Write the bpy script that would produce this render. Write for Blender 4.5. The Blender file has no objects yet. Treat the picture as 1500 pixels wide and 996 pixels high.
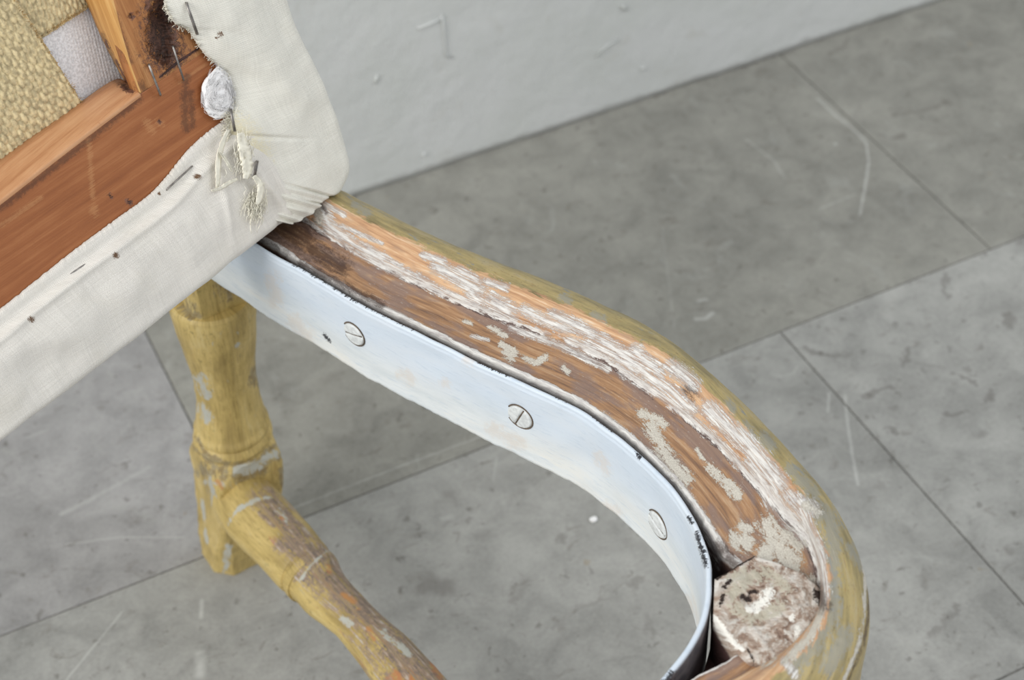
import bpy, bmesh, math, random
import numpy as np
from mathutils import Vector, Matrix, noise as mn

# ------------------------------------------------------------------ camera, light, exposure
SC = bpy.context.scene
COL = SC.collection
F_PX, CX, CY, CAM_H = 2500.0, 750.0, 498.0, 1.2
RM = np.array([[0.894679, 0.332582, -0.298226],
               [-0.445509, 0.615397, -0.650237],
               [-0.032729, 0.714616, 0.698751]])      # camera axes -> world (floor z = 0, back wall along x)
CAM = np.array([0, 0, CAM_H])
cd = bpy.data.cameras.new('camera'); cam = bpy.data.objects.new('camera', cd); COL.objects.link(cam)
M4 = Matrix([list(RM[i]) + [CAM[i]] for i in range(3)] + [[0, 0, 0, 1]])
cam.matrix_world = M4
cd.sensor_width = 36; cd.lens = F_PX / 1500 * 36; cd.clip_start = 0.05
cd.dof.use_dof = True; cd.dof.focus_distance = 1.10; cd.dof.aperture_fstop = 7.5
SC.camera = cam
SC.view_settings.view_transform = 'Standard'; SC.view_settings.look = 'None'
SC.view_settings.gamma = 1; SC.view_settings.use_curve_mapping = False
SC.view_settings.exposure = 0.0
wd = bpy.data.worlds.new('world'); SC.world = wd; wd.use_nodes = True
wd.node_tree.nodes['Background'].inputs[0].default_value = (0.965, 0.982, 1.0, 1)
wd.node_tree.nodes['Background'].inputs[1].default_value = 0.72
def area(name, loc, target, sx, sy, power, color):
    l = bpy.data.lights.new(name, 'AREA'); l.shape = 'RECTANGLE'; l.size = sx; l.size_y = sy
    l.energy = power; l.color = color
    o = bpy.data.objects.new(name, l); COL.objects.link(o); o.location = loc
    o.rotation_euler = (Vector(target) - Vector(loc)).to_track_quat('-Z', 'Y').to_euler()
area('window_daylight', (-2.3, 0.0, 2.3), (0.3, 0.8, 0.3), 1.8, 1.6, 74, (1.0, 0.98, 0.95))
area('cool_area_right', (2.2, -0.6, 2.6), (0.3, 0.8, 0.3), 1.4, 1.4, 22, (0.92, 0.96, 1.0))  # weaker cool area lamp from the upper right

# ------------------------------------------------------------------ geometry helpers
def ray(x, y): return RM @ np.array([x - CX, CY - y, -F_PX])
def atz(x, y, z=0.0):
    d = ray(x, y); return CAM + d * ((z - CAM_H) / d[2])
WD = np.array([0.90315, 0.42932, 0.0])      # chair width, towards the right
DD = np.array([-0.42932, 0.90315, 0.0])     # chair depth, towards its back
REC = math.radians(18)
UD = DD * math.sin(REC) + np.array([0, 0, 1.0]) * math.cos(REC)
P0 = atz(450, 285, 0.43)
NB = np.cross(WD, UD); NB = -NB if NB @ (CAM - P0) < 0 else NB
def onb(x, y, off=0.0):
    d = ray(x, y); Q = P0 + NB * off
    return CAM + d * (((Q - CAM) @ NB) / (d @ NB))
def bcoord(p): q = np.asarray(p) - P0; return q @ WD, q @ UD
def srgb(c):
    return tuple((v/255/12.92 if v/255 <= 0.04045 else ((v/255+0.055)/1.055)**2.4) for v in c) + (1.0,)
def catmull(P, ts):
    P = np.asarray(P, float); n = len(P); out = []
    for t in ts:
        i = min(int(t), n - 2); u = t - i
        p1, p2 = P[i], P[i+1]; p0 = P[i-1] if i > 0 else 2*p1 - p2; p3 = P[i+2] if i+2 < n else 2*p2 - p1
        out.append(0.5*((2*p1) + (-p0+p2)*u + (2*p0-5*p1+4*p2-p3)*u*u + (-p0+3*p1-3*p2+p3)*u**3))
    return np.array(out)
def N3(p, s, o=0.0): return mn.noise(Vector((p[0]*s+o, p[1]*s+o*1.7, p[2]*s-o)))
def seg_d(V, pts):
    best = np.full(len(V), 1e9)
    pts = [np.asarray(p) for p in pts]
    if len(pts) == 1: return np.linalg.norm(V - pts[0], axis=1)
    for a, b in zip(pts[:-1], pts[1:]):
        ab = b - a; t = np.clip(((V - a) @ ab) / max(ab @ ab, 1e-12), 0, 1)
        best = np.minimum(best, np.linalg.norm(V - (a + t[:, None]*ab), axis=1))
    return best
def pix(V):
    q = (np.asarray(V) - CAM) @ RM; return np.stack([CX + F_PX*q[:, 0]/-q[:, 2], CY - F_PX*q[:, 1]/-q[:, 2]], 1)
def field(V, marks, fn=None):
    """wear and paint patches traced from the photograph: signed field 0..1 per vertex, 0.5 on a patch's edge"""
    f = np.zeros(len(V)) - 1; Q = pix(V)
    for pts, w in marks:
        d = seg_d(Q, [np.array(p, float) for p in pts]); f = np.maximum(f, 1 - d/max(w, 1.2))
    return np.clip(f, -1, 1)*0.5 + 0.5
def mesh_obj(name, V, faces, mat, parent=None, uv=None, attrs=None, smooth=True, zone=None):
    me = bpy.data.meshes.new(name)
    me.from_pydata([tuple(map(float, v)) for v in V], [], [tuple(map(int, f)) for f in faces])
    me.update()
    if smooth: me.polygons.foreach_set('use_smooth', [True]*len(me.polygons))
    if uv is not None:
        L = me.uv_layers.new(name='UVMap'); li = np.empty(len(me.loops), int); me.loops.foreach_get('vertex_index', li)
        L.data.foreach_set('uv', np.asarray(uv, float)[li].ravel())
    if attrs is not None:
        a = me.attributes.new('mk', 'FLOAT_COLOR', 'POINT')
        c = np.zeros((len(V), 4)); c[:, :attrs.shape[1]] = attrs; a.data.foreach_set('color', c.ravel())
    if zone is not None:
        a = me.attributes.new('zone', 'FLOAT', 'POINT'); a.data.foreach_set('value', np.asarray(zone, float))
    o = bpy.data.objects.new(name, me); COL.objects.link(o); me.materials.append(mat)
    if parent is not None: o.parent = parent
    return o
def gridf(n, m, closed_m=False, caps=False, flip=False):
    f = []
    mm = m if closed_m else m - 1
    for i in range(n-1):
        for j in range(mm):
            k = (j+1) % m; q = (i*m+j, i*m+k, (i+1)*m+k, (i+1)*m+j); f.append(q[::-1] if flip else q)
    if caps:
        a = tuple(range(m)); b = tuple((n-1)*m + j for j in range(m))
        f += [a[::-1], b] if not flip else [a, b[::-1]]
    return f
def outward(o):
    bm = bmesh.new(); bm.from_mesh(o.data); bmesh.ops.recalc_face_normals(bm, faces=bm.faces); bm.to_mesh(o.data); bm.free(); return o
def sharpen(o, deg):
    bm = bmesh.new(); bm.from_mesh(o.data)
    for e in bm.edges:
        if len(e.link_faces) == 2 and e.calc_face_angle(0) > math.radians(deg): e.smooth = False
    bm.to_mesh(o.data); bm.free()
def tube_v(pts, rad, seg=8):
    pts = [np.asarray(p, float) for p in pts]; n = len(pts); V = []
    rad = [rad]*n if np.isscalar(rad) else rad
    up = None
    for i in range(n):
        t = pts[min(i+1, n-1)] - pts[max(i-1, 0)]; t = t/np.linalg.norm(t)
        if up is None: up = np.array([0.3, 0.2, 0.9]); 
        up = up - t*(up @ t); up = up/np.linalg.norm(up); s = np.cross(t, up)
        for k in range(seg):
            a = 2*math.pi*k/seg; V.append(pts[i] + rad[i]*(math.cos(a)*up + math.sin(a)*s))
    return V, gridf(n, seg, True, True)
def tubes(name, lst, mat, parent, seg=6, stuff=False):
    V, Fc = [], []
    for pts, r in lst:
        v, f = tube_v(pts, r, seg); b = len(V); V += v; Fc += [tuple(x+b for x in q) for q in f]
    o = outward(mesh_obj(name, V, Fc, mat, parent))
    if stuff: o['kind'] = 'stuff'
    return o

# ------------------------------------------------------------------ node helpers
class NT:
    def __init__(s, name, rough=0.6):
        s.m = bpy.data.materials.new(name); s.m.use_nodes = True; s.t = s.m.node_tree
        s.b = s.t.nodes['Principled BSDF']; s.b.inputs['Roughness'].default_value = rough
        s.b.inputs['Specular IOR Level'].default_value = 0.35
    def n(s, typ, **kw):
        x = s.t.nodes.new(typ)
        for k, v in kw.items(): setattr(x, k, v)
        return x
    def put(s, sock, v):
        if hasattr(v, 'is_output'): s.t.links.new(v, sock)
        elif isinstance(v, (tuple, list)) and sock.type == 'RGBA': sock.default_value = v if len(v) == 4 else tuple(v)+(1,)
        else: sock.default_value = v
    def uv(s): return s.n('ShaderNodeUVMap').outputs[0]
    def pos(s): return s.n('ShaderNodeNewGeometry').outputs['Position']
    def attr(s, name='mk'):
        return s.n('ShaderNodeAttribute', attribute_name=name)
    def mk(s):
        x = s.n('ShaderNodeSeparateColor'); s.t.links.new(s.attr().outputs['Color'], x.inputs[0]); return x.outputs
    def mapv(s, v, sc, rot=(0, 0, 0)):
        x = s.n('ShaderNodeMapping'); s.put(x.inputs[0], v); x.inputs['Scale'].default_value = sc; x.inputs['Rotation'].default_value = rot; return x.outputs[0]
    def noise(s, v, scale, detail=4, rough=0.55, dist=0.0):
        x = s.n('ShaderNodeTexNoise'); s.put(x.inputs['Vector'], v); x.inputs['Scale'].default_value = scale
        x.inputs['Detail'].default_value = detail; x.inputs['Roughness'].default_value = rough; x.inputs['Distortion'].default_value = dist
        return x.outputs[0]
    def ma(s, op, a, b=0.0, c=0.0, clamp=False):
        x = s.n('ShaderNodeMath', operation=op, use_clamp=clamp); s.put(x.inputs[0], a); s.put(x.inputs[1], b); s.put(x.inputs[2], c); return x.outputs[0]
    def step(s, v, lo, hi, a=0.0, b=1.0):
        x = s.n('ShaderNodeMapRange', interpolation_type='SMOOTHSTEP'); s.put(x.inputs[0], v)
        for i, q in zip((1, 2, 3, 4), (lo, hi, a, b)): s.put(x.inputs[i], q)
        return x.outputs[0]
    def mix(s, f, a, b):
        x = s.n('ShaderNodeMix', data_type='RGBA'); s.put(x.inputs[0], f); s.put(x.inputs[6], a); s.put(x.inputs[7], b); return x.outputs[2]
    def ramp(s, v, stops):
        x = s.n('ShaderNodeValToRGB'); s.put(x.inputs[0], s.ma('MULTIPLY_ADD', v, 1.7, -.35)); e = x.color_ramp.elements
        e[0].position, e[0].color = stops[0][0], srgb(stops[0][1]); e[1].position, e[1].color = stops[-1][0], srgb(stops[-1][1])
        for p, c in stops[1:-1]: q = e.new(p); q.color = srgb(c)
        return x.outputs[0]
    def mask(s, fld, nz, amp, soft=0.06):
        """patch whose outline the noise tears"""
        if not hasattr(s, 'fn'):
            u = s.uv(); s.fn = s.ma('MULTIPLY', s.ma('SUBTRACT', s.ma('ADD', s.noise(u, 380, 5, .75), s.noise(u, 1300, 3, .7)), 1.0), 1.1)
        inside = s.step(fld, .02, .2)
        v = s.ma('ADD', s.ma('ADD', s.ma('MULTIPLY_ADD', fld, .75, .125), s.ma('MULTIPLY', s.fn, inside)), s.ma('MULTIPLY', s.ma('MULTIPLY', s.ma('SUBTRACT', nz, 0.5), amp*1.7), inside)); return s.step(v, 0.5-soft, 0.5+soft)
    def bump(s, h, strength, dist, prev=None):
        x = s.n('ShaderNodeBump'); s.put(x.inputs['Height'], h); x.inputs['Strength'].default_value = strength; x.inputs['Distance'].default_value = dist
        if prev is not None: s.put(x.inputs['Normal'], prev)
        return x.outputs[0]
    def done(s, col, normal=None, rough=None):
        s.put(s.b.inputs['Base Color'], col)
        if normal is not None: s.put(s.b.inputs['Normal'], normal)
        if rough is not None: s.put(s.b.inputs['Roughness'], rough)
        return s.m

# ------------------------------------------------------------------ materials
def mark_group():
    g = bpy.data.node_groups.new('floor mark', 'ShaderNodeTree'); I = g.interface
    for nm, t in (('P', 'NodeSocketVector'), ('A', 'NodeSocketVector'), ('AB', 'NodeSocketVector'), ('InvL2', 'NodeSocketFloat'), ('R', 'NodeSocketFloat'), ('S', 'NodeSocketFloat')):
        I.new_socket(nm, in_out='INPUT', socket_type=t)
    I.new_socket('Prev', in_out='INPUT', socket_type='NodeSocketFloat')
    I.new_socket('F', in_out='OUTPUT', socket_type='NodeSocketFloat'); I.new_socket('Pout', in_out='OUTPUT', socket_type='NodeSocketVector')
    N, L = g.nodes, g.links; gi = N.new('NodeGroupInput'); go = N.new('NodeGroupOutput')
    def vm(op, a, b=None):
        x = N.new('ShaderNodeVectorMath'); x.operation = op; L.new(a, x.inputs[0])
        if b is not None: L.new(b, x.inputs[1])
        return x
    pa = vm('SUBTRACT', gi.outputs['P'], gi.outputs['A']).outputs[0]
    dt = vm('DOT_PRODUCT', pa, gi.outputs['AB']).outputs['Value']
    m = N.new('ShaderNodeMath'); m.operation = 'MULTIPLY'; m.use_clamp = True; L.new(dt, m.inputs[0]); L.new(gi.outputs['InvL2'], m.inputs[1])
    sc = N.new('ShaderNodeVectorMath'); sc.operation = 'SCALE'; L.new(gi.outputs['AB'], sc.inputs[0]); L.new(m.outputs[0], sc.inputs['Scale'])
    d = vm('DISTANCE', pa, sc.outputs[0]).outputs['Value']
    mr = N.new('ShaderNodeMapRange'); mr.interpolation_type = 'SMOOTHSTEP'
    L.new(d, mr.inputs[0]); mr.inputs[1].default_value = 0; L.new(gi.outputs['R'], mr.inputs[2]); L.new(gi.outputs['S'], mr.inputs[3]); mr.inputs[4].default_value = 0
    mx = N.new('ShaderNodeMath'); mx.operation = 'MAXIMUM'; L.new(mr.outputs[0], mx.inputs[0]); L.new(gi.outputs['Prev'], mx.inputs[1])
    po = N.new('ShaderNodeVectorMath'); po.operation = 'MULTIPLY_ADD'; L.new(mx.outputs[0], po.inputs[0]); po.inputs[1].default_value = (1e-9, 1e-9, 1e-9); L.new(gi.outputs['P'], po.inputs[2])
    L.new(mx.outputs[0], go.inputs[0]); L.new(po.outputs[0], go.inputs[1]); return g
MARK = mark_group()
FPX = 0.00068     # metres per photo pixel on the floor
DARK = [([(1180,512),(1213,525),(1247,515)],7,.8),([(1385,402),(1386,436)],8,.8),([(1478,462),(1480,480)],12,.9),([(1328,512),(1326,538)],8,.9),
 ([(1350,532),(1385,538)],5,.7),([(1265,583),(1280,576),(1310,566)],7,.9),([(1411,552),(1433,564)],4,1.),([(1452,570),(1446,588)],6,.8),([(1300,599),(1313,598)],7,.8),
 ([(1387,606),(1402,608)],8,1.),([(1300,628),(1312,634)],7,.9),([(1413,540)],9,.7),([(1433,637)],14,.6),([(1333,477)],9,.6),([(1210,485)],9,.5),([(1078,350)],18,.6),
 ([(1187,380)],13,.6),([(1283,712)],14,.45),([(1362,840),(1352,856)],14,.6),([(1400,888),(1390,905),(1366,934)],9,.7),([(1440,910),(1460,928)],6,.6),([(1475,808),(1485,806)],13,.7),
 ([(1333,707)],11,.4),([(1403,794)],12,.55),([(1360,722),(1385,716)],6,.5),([(655,722),(670,738)],12,.6),([(622,856),(652,862)],24,.75),([(620,838),(640,850)],9,.5),([(700,787),(716,783)],11,.6),
 ([(752,874),(768,860)],17,.55),([(815,785),(826,789)],9,.7),([(925,856),(938,850)],11,.6),([(948,905),(955,932)],9,.6),([(816,914),(850,892),(903,874)],8,.45),([(684,761)],7,.7),
 ([(1215,80),(1236,70),(1243,55)],7,.6),([(1395,52),(1443,62)],7,.7),([(1310,167),(1350,163),(1393,148)],9,.6),([(1285,196),(1296,200)],8,.8),([(1312,202),(1322,199)],8,.8),
 ([(1340,42)],10,.5),([(1480,215),(1500,222)],7,.5),([(955,140),(972,137)],7,.9),([(840,188),(850,184)],5,.9),([(1085,98),(1140,78)],5,.9),([(1180,60),(1240,44),(1320,14)],3,.7),
 ([(560,310),(640,285)],30,.3),([(540,330),(600,345)],26,.3),([(33,780)],22,.5),([(560,470)],20,.4),([(480,560),(500,545)],16,.4),([(905,390)],24,.3),([(640,600),(620,592)],8,.5),([(735,835),(728,840)],9,.4)]
PALE = [([(1198,143),(1222,166),(1250,188),(1269,207),(1273,235),(1267,277),(1260,313)],4,.9),([(1093,203),(1133,233),(1150,260)],4,.45),([(1223,210)],5,.9),
 ([(1200,305),(1253,283)],4,.35),([(1215,575),(1213,602)],3.5,.7),([(1238,578),(1241,610),(1248,660),(1257,708)],4,.85),([(1020,466),(1034,465),(1044,457)],6,.9),([(1024,439),(1036,437)],6,.8),
 ([(1130,545),(1145,551),(1163,545),(1168,535)],3,.4),([(296,878),(296,902)],5,.9),([(294,956),(294,986)],12,1.),([(95,998),(179,896)],3,.6),([(91,751),(139,727)],7,.6),([(139,727),(219,683)],6,.35),
 ([(99,795),(179,785),(270,785)],3,.5),([(724,702),(728,669)],3,.4),([(431,742),(580,684),(715,634)],3,.6),([(1160,78),(1197,132)],2,.3),([(650,757),(662,755)],8,.4),([(970,330),(988,478)],3,.25),
([(40,640),(70,628)],4,.4),([(545,525),(560,522)],10,.35),([(1240,900),(1500,852)],2,.0)]
def floor_material():
    k = NT('grey stone tile', 0.5); P = k.pos()
    nz = k.noise(P, 30, 4)
    wob = k.n('ShaderNodeTexNoise'); k.put(wob.inputs['Vector'], P); wob.inputs['Scale'].default_value = 90; wob.inputs['Detail'].default_value = 3
    vm = k.n('ShaderNodeVectorMath', operation='MULTIPLY_ADD'); k.put(vm.inputs[0], wob.outputs[1]); vm.inputs[1].default_value = (.022,.022,0); 
    sh = k.n('ShaderNodeVectorMath', operation='SUBTRACT'); k.put(sh.inputs[0], P); sh.inputs[1].default_value = (.011,.011,0)
    k.put(vm.inputs[2], sh.outputs[0]); PD = vm.outputs[0]
    vm2 = k.n('ShaderNodeVectorMath', operation='MULTIPLY_ADD'); k.put(vm2.inputs[0], wob.outputs[1]); vm2.inputs[1].default_value = (.002,.002,0); k.put(vm2.inputs[2], P); PW = vm2.outputs[0]
    def layer(lst, vec):
        acc = None
        for pts, w, s in lst:
            if s <= 0: continue
            W3 = [atz(*p) for p in pts]
            if len(W3) == 1: W3.append(W3[0] + np.array([.002, 0, 0]))
            for a, b in zip(W3[:-1], W3[1:]):
                g = k.n('ShaderNodeGroup'); g.node_tree = MARK; k.put(g.inputs['P'], vec)
                g.inputs['A'].default_value = tuple(a); g.inputs['AB'].default_value = tuple(b-a); g.inputs['InvL2'].default_value = 1/max((b-a) @ (b-a), 1e-9)
                g.inputs['R'].default_value = w*FPX*(1.35 if lst is DARK else .95); g.inputs['S'].default_value = s
                k.put(g.inputs['Prev'], 0.0 if acc is None else acc); acc = g.outputs[0]; vec = g.outputs[1]
        return acc
    big = k.noise(P, 5.5, 5, .6, .4); med = k.noise(P, 24, 6, .65, .6); fine = k.noise(P, 260, 3, .6)
    oi = k.n('ShaderNodeObjectInfo').outputs['Color']
    mul = k.n('ShaderNodeMix', data_type='RGBA', blend_type='MULTIPLY'); mul.inputs[0].default_value = 1
    k.put(mul.inputs[6], oi)
    t = k.ma('ADD', k.ma('MULTIPLY', k.ma('SUBTRACT', med, .5), .95), k.ma('ADD', k.ma('MULTIPLY', k.ma('SUBTRACT', big, .5), .75), k.ma('MULTIPLY', k.ma('SUBTRACT', fine, .5), .35)))
    v = k.ma('ADD', 1.0, t)
    cc = k.n('ShaderNodeCombineColor'); [k.put(cc.inputs[i], v) for i in range(3)]
    k.put(mul.inputs[7], cc.outputs[0]); c = mul.outputs[2]
    veins = k.step(k.noise(k.mapv(P, (1, 1, 1), (0, 0, .6)), 9, 7, .7, 1.2), .60, .74)
    c = k.mix(k.ma('MULTIPLY', veins, .35), c, srgb((98, 93, 86)))
    spots = k.step(k.noise(P, 75, 4, .6, .3), .62, .70)
    c = k.mix(k.ma('MULTIPLY', k.step(k.noise(k.mapv(P, (1, 1.6, 1), (0, 0, .4)), 38, 6, .7, 1.0), .56, .70), .38), c, srgb((104, 98, 90)))
    c = k.mix(k.ma('MULTIPLY', k.step(k.noise(k.mapv(P, (1.5, 1, 1), (0, 0, .2)), 17, 6, .65, .8), .57, .72), .35), c, srgb((172, 173, 168)))
    c = k.mix(k.ma('MULTIPLY', spots, .5), c, srgb((92, 88, 82)))
    och = k.step(k.noise(P, 46, 2, .5), .73, .80)
    c = k.mix(k.ma('MULTIPLY', och, .35), c, srgb((140, 120, 80)))
    dk = layer(DARK, PD); c = k.mix(k.ma('MULTIPLY', k.step(k.ma('ADD', dk, k.ma('MULTIPLY', k.ma('SUBTRACT', med, .5), 1.6)), .18, .9), .42), c, srgb((88, 82, 77)))
    pl = layer(PALE, PW); c = k.mix(k.ma('MULTIPLY', k.ma('MULTIPLY', pl, k.step(med, .3, .6, .5, 1)), .6, clamp=True), c, srgb((205, 206, 202)))
    return k.done(c, k.bump(med, .08, .002), k.step(nz, .3, .7, .42, .58))
def wall_material():
    k = NT('white painted plaster', .75); P = k.pos()
    a = k.noise(P, 7, 4, .6); b = k.noise(P, 60, 5, .6)
    c = k.mix(k.step(a, .3, .7), srgb((200, 203, 200)), srgb((208, 210, 209)))
    c = k.mix(k.ma('MULTIPLY', k.step(k.noise(P, 22, 4, .6, .5), .58, .75), .25), c, srgb((178, 176, 166)))
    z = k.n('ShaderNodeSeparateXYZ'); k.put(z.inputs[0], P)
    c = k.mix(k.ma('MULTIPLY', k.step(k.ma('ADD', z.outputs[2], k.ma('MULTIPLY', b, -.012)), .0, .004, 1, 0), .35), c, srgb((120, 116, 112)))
    return k.done(c, k.bump(b, .35, .004))
def rail_material():
    k = NT('worn rail wood and paint', .55); U = k.uv(); m = k.mk(); zone = k.attr('zone').outputs['Fac']
    g1 = k.noise(k.mapv(U, (18, 260, 1)), 1, 6, .62, .35); g2 = k.noise(k.mapv(U, (60, 900, 1)), 1, 4, .6)
    tear = k.noise(k.mapv(U, (90, 330, 1)), 1, 6, .7, .4); tear2 = k.noise(k.mapv(U, (260, 700, 1)), 1, 4, .7)
    fine = k.noise(U, 900, 3, .6); blot = k.noise(k.mapv(U, (25, 70, 1)), 1, 4, .6)
    # bare wood of the rebate strip
    strip = k.ramp(k.ma('ADD', k.ma('MULTIPLY', g1, .75), k.ma('MULTIPLY', g2, .25)), [(.25, (112, 88, 74)), (.42, (146, 112, 84)), (.56, (168, 130, 96)), (.72, (184, 154, 124))])
    strip = k.mix(k.ma('MULTIPLY', k.step(k.ma('ADD', blot, k.ma('MULTIPLY', k.ma('ABSOLUTE', k.ma('SUBTRACT', zone, .5)), .3)), .52, .66), .7), strip, srgb((130, 112, 106)))
    strip = k.mix(k.ma('MULTIPLY', k.step(tear2, .60, .68), k.ma('MULTIPLY', k.step(blot, .4, .6), .5)), strip, srgb((196, 190, 182)))
    edge = k.ramp(k.ma('ADD', k.ma('MULTIPLY', g1, .7), k.ma('MULTIPLY', g2, .3)), [(.26, (158, 122, 94)), (.42, (190, 148, 112)), (.58, (208, 170, 132)), (.75, (224, 204, 178))])
    edge = k.mix(k.ma('MULTIPLY', k.step(blot, .52, .64), .5), edge, srgb((166, 138, 116)))
    ol = k.ramp(k.ma('ADD', k.ma('MULTIPLY', blot, .6), k.ma('MULTIPLY', g1, .4)), [(.28, (124, 112, 78)), (.44, (152, 138, 96)), (.58, (174, 156, 106)), (.8, (172, 160, 130))])
    ol = k.mix(k.step(k.noise(k.mapv(U, (45, 90, 1)), 1, 5, .65, .3), .60, .66), ol, srgb((136, 137, 130)))
    ol = k.mix(k.step(tear2, .60, .66), ol, srgb((112, 98, 70)))
    ol = k.mix(k.ma('MULTIPLY', k.step(k.noise(k.mapv(U, (140, 700, 1)), 1, 4, .7), .58, .64), .6), ol, srgb((150, 120, 76)))
    ol = k.mix(k.ma('MULTIPLY', k.mask(k.attr().outputs['Alpha'], k.noise(k.mapv(U, (120, 260, 1)), 1, 6, .7, .5), 1.2, .12), .7), ol, srgb((146, 146, 138)))
    zn = k.ma('ADD', zone, k.ma('MULTIPLY', k.ma('SUBTRACT', tear, .5), .20))
    c = k.mix(k.step(zn, .985, 1.015), strip, edge)
    c = k.mix(k.step(k.ma('ADD', zone, k.ma('MULTIPLY', k.ma('SUBTRACT', tear, .5), .42)), 2.05, 2.10), c, ol)
    # paint left along the groove and the inner arris
    w1 = k.step(k.ma('ABSOLUTE', k.ma('SUBTRACT', zn, 1.0)), .015, .035, 1, 0)
    w1 = k.ma('MULTIPLY', w1, k.step(blot, .38, .50))
    w0 = k.step(k.ma('ADD', zone, k.ma('MULTIPLY', k.ma('SUBTRACT', tear, .5), .22)), .075, .095, 1, 0)
    white = k.ramp(k.ma('ADD', k.ma('MULTIPLY', g2, .5), k.ma('MULTIPLY', tear, .5)), [(.3, (176, 170, 168)), (.5, (212, 210, 206)), (.7, (234, 233, 228))])
    streak = k.noise(k.mapv(U, (45, 1100, 1)), 1, 4, .7)
    wm = k.mask(m[0], k.ma('ADD', k.ma('MULTIPLY', tear, .6), k.ma('MULTIPLY', streak, .4)), 1.3, .1); wm = k.ma('MULTIPLY', wm, k.ma('MAXIMUM', k.step(streak, .43, .53, .15, 1), k.step(m[0], .78, .93, 0, .95)))
    w0 = k.ma('MULTIPLY', w0, k.step(zone, -.10, -.05)); allw = k.ma('MAXIMUM', wm, k.ma('MAXIMUM', w0, w1))
    haze = k.ma('MULTIPLY', k.step(k.ma('ADD', m[0], k.ma('MULTIPLY', tear2, .5)), .5, .8), .45)
    c = k.mix(haze, c, srgb((172, 160, 154)))
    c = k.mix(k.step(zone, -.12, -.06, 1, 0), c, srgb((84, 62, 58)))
    c = k.mix(k.ma('MULTIPLY', k.step(k.ma('ABSOLUTE', k.ma('SUBTRACT', zn, .955)), .008, .02, 1, 0), k.step(blot, .44, .54)), c, srgb((92, 76, 72)))
    c = k.mix(allw, c, white)
    cm = k.mask(m[2], tear, .9); c = k.mix(cm, c, k.mix(k.step(fine, .3, .7), srgb((182, 175, 164)), srgb((210, 206, 194))))
    dm = k.mask(m[1], tear, .9, .3); c = k.mix(k.ma('MULTIPLY', dm, .8), c, srgb((62, 42, 34)))
    scr = k.step(k.noise(k.mapv(U, (30, 1500, 1)), 1, 2, .5), .68, .72)
    c = k.mix(k.ma('MULTIPLY', scr, .35), c, srgb((214, 206, 192)))
    h = k.ma('ADD', k.ma('MULTIPLY', g2, .4), k.ma('ADD', k.ma('MULTIPLY', allw, .7), k.ma('ADD', k.ma('MULTIPLY', cm, .7), k.ma('MULTIPLY', tear, .5))))
    return k.done(c, k.bump(h, .6, .0009), k.step(zone, 2.0, 2.2, .62, .38))
def block_material():
    k = NT('glue crusted corner wood', .6); U = k.uv(); m = k.mk()
    a = k.noise(U, 70, 6, .7, .8); b = k.noise(U, 300, 5, .7, .5)
    c = k.ramp(a, [(.27, (108, 84, 72)), (.42, (158, 136, 120)), (.54, (190, 178, 166)), (.68, (216, 211, 204))])
    c = k.mix(k.step(b, .56, .63), c, srgb((208, 203, 194))); c = k.mix(k.ma('MULTIPLY', k.step(b, .40, .34, 0, 1), .6), c, srgb((98, 64, 48)))
    c = k.mix(k.ma('MULTIPLY', k.mask(m[2], b, 1.6), .85), c, srgb((188, 182, 164))); c = k.mix(k.mask(m[0], b, .7), c, srgb((240, 238, 230)))
    c = k.mix(k.mask(m[1], b, .8), c, srgb((44, 30, 24)))
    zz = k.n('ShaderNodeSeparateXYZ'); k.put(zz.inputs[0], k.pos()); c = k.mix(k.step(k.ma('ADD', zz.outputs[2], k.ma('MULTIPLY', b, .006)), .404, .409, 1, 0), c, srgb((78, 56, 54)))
    return k.done(c, k.bump(k.ma('ADD', a, k.ma('MULTIPLY', b, .6)), .9, .0022))
def band_material():
    k = NT('white painted iron', .42); U = k.uv(); m = k.mk()
    a = k.noise(k.mapv(U, (9, 40, 1)), 1, 5, .6, .3); b = k.noise(k.mapv(U, (70, 500, 1)), 1, 4, .6); d = k.noise(U, 120, 5, .65)
    c = k.ramp(a, [(.3, (212, 219, 222)), (.5, (224, 229, 230)), (.7, (232, 232, 226))])
    y = k.n('ShaderNodeSeparateXYZ'); k.put(y.inputs[0], U)
    blue = k.step(k.ma('ADD', y.outputs[1], k.ma('MULTIPLY', k.ma('SUBTRACT', a, .5), .05)), .012, .05)  # sky reflection painted as a blue tint towards the top
    c = k.mix(k.ma('MULTIPLY', blue, .7), c, srgb((202, 216, 232)))
    c = k.mix(k.ma('MULTIPLY', k.step(b, .54, .68), .35), c, srgb((180, 196, 212)))
    c = k.mix(k.ma('MULTIPLY', k.mask(m[2], d, 1.2, .4), .5), c, srgb((216, 206, 194)))
    c = k.mix(k.step(d, .70, .74), c, srgb((206, 192, 176)))
    dark = k.mask(m[1], k.noise(k.mapv(U, (900, 500, 1)), 1, 3, .7), 1.1, .05)
    c = k.mix(dark, c, srgb((52, 54, 60)))
    c = k.mix(k.ma('MULTIPLY', k.attr().outputs['Alpha'], .9), c, k.mix(k.step(d, .4, .6), srgb((66, 52, 52)), srgb((104, 92, 90))))  # shade and dirt of the gap painted onto the outer face
    return k.done(c, k.bump(k.ma('ADD', b, d), .22, .001), .4)
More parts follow.
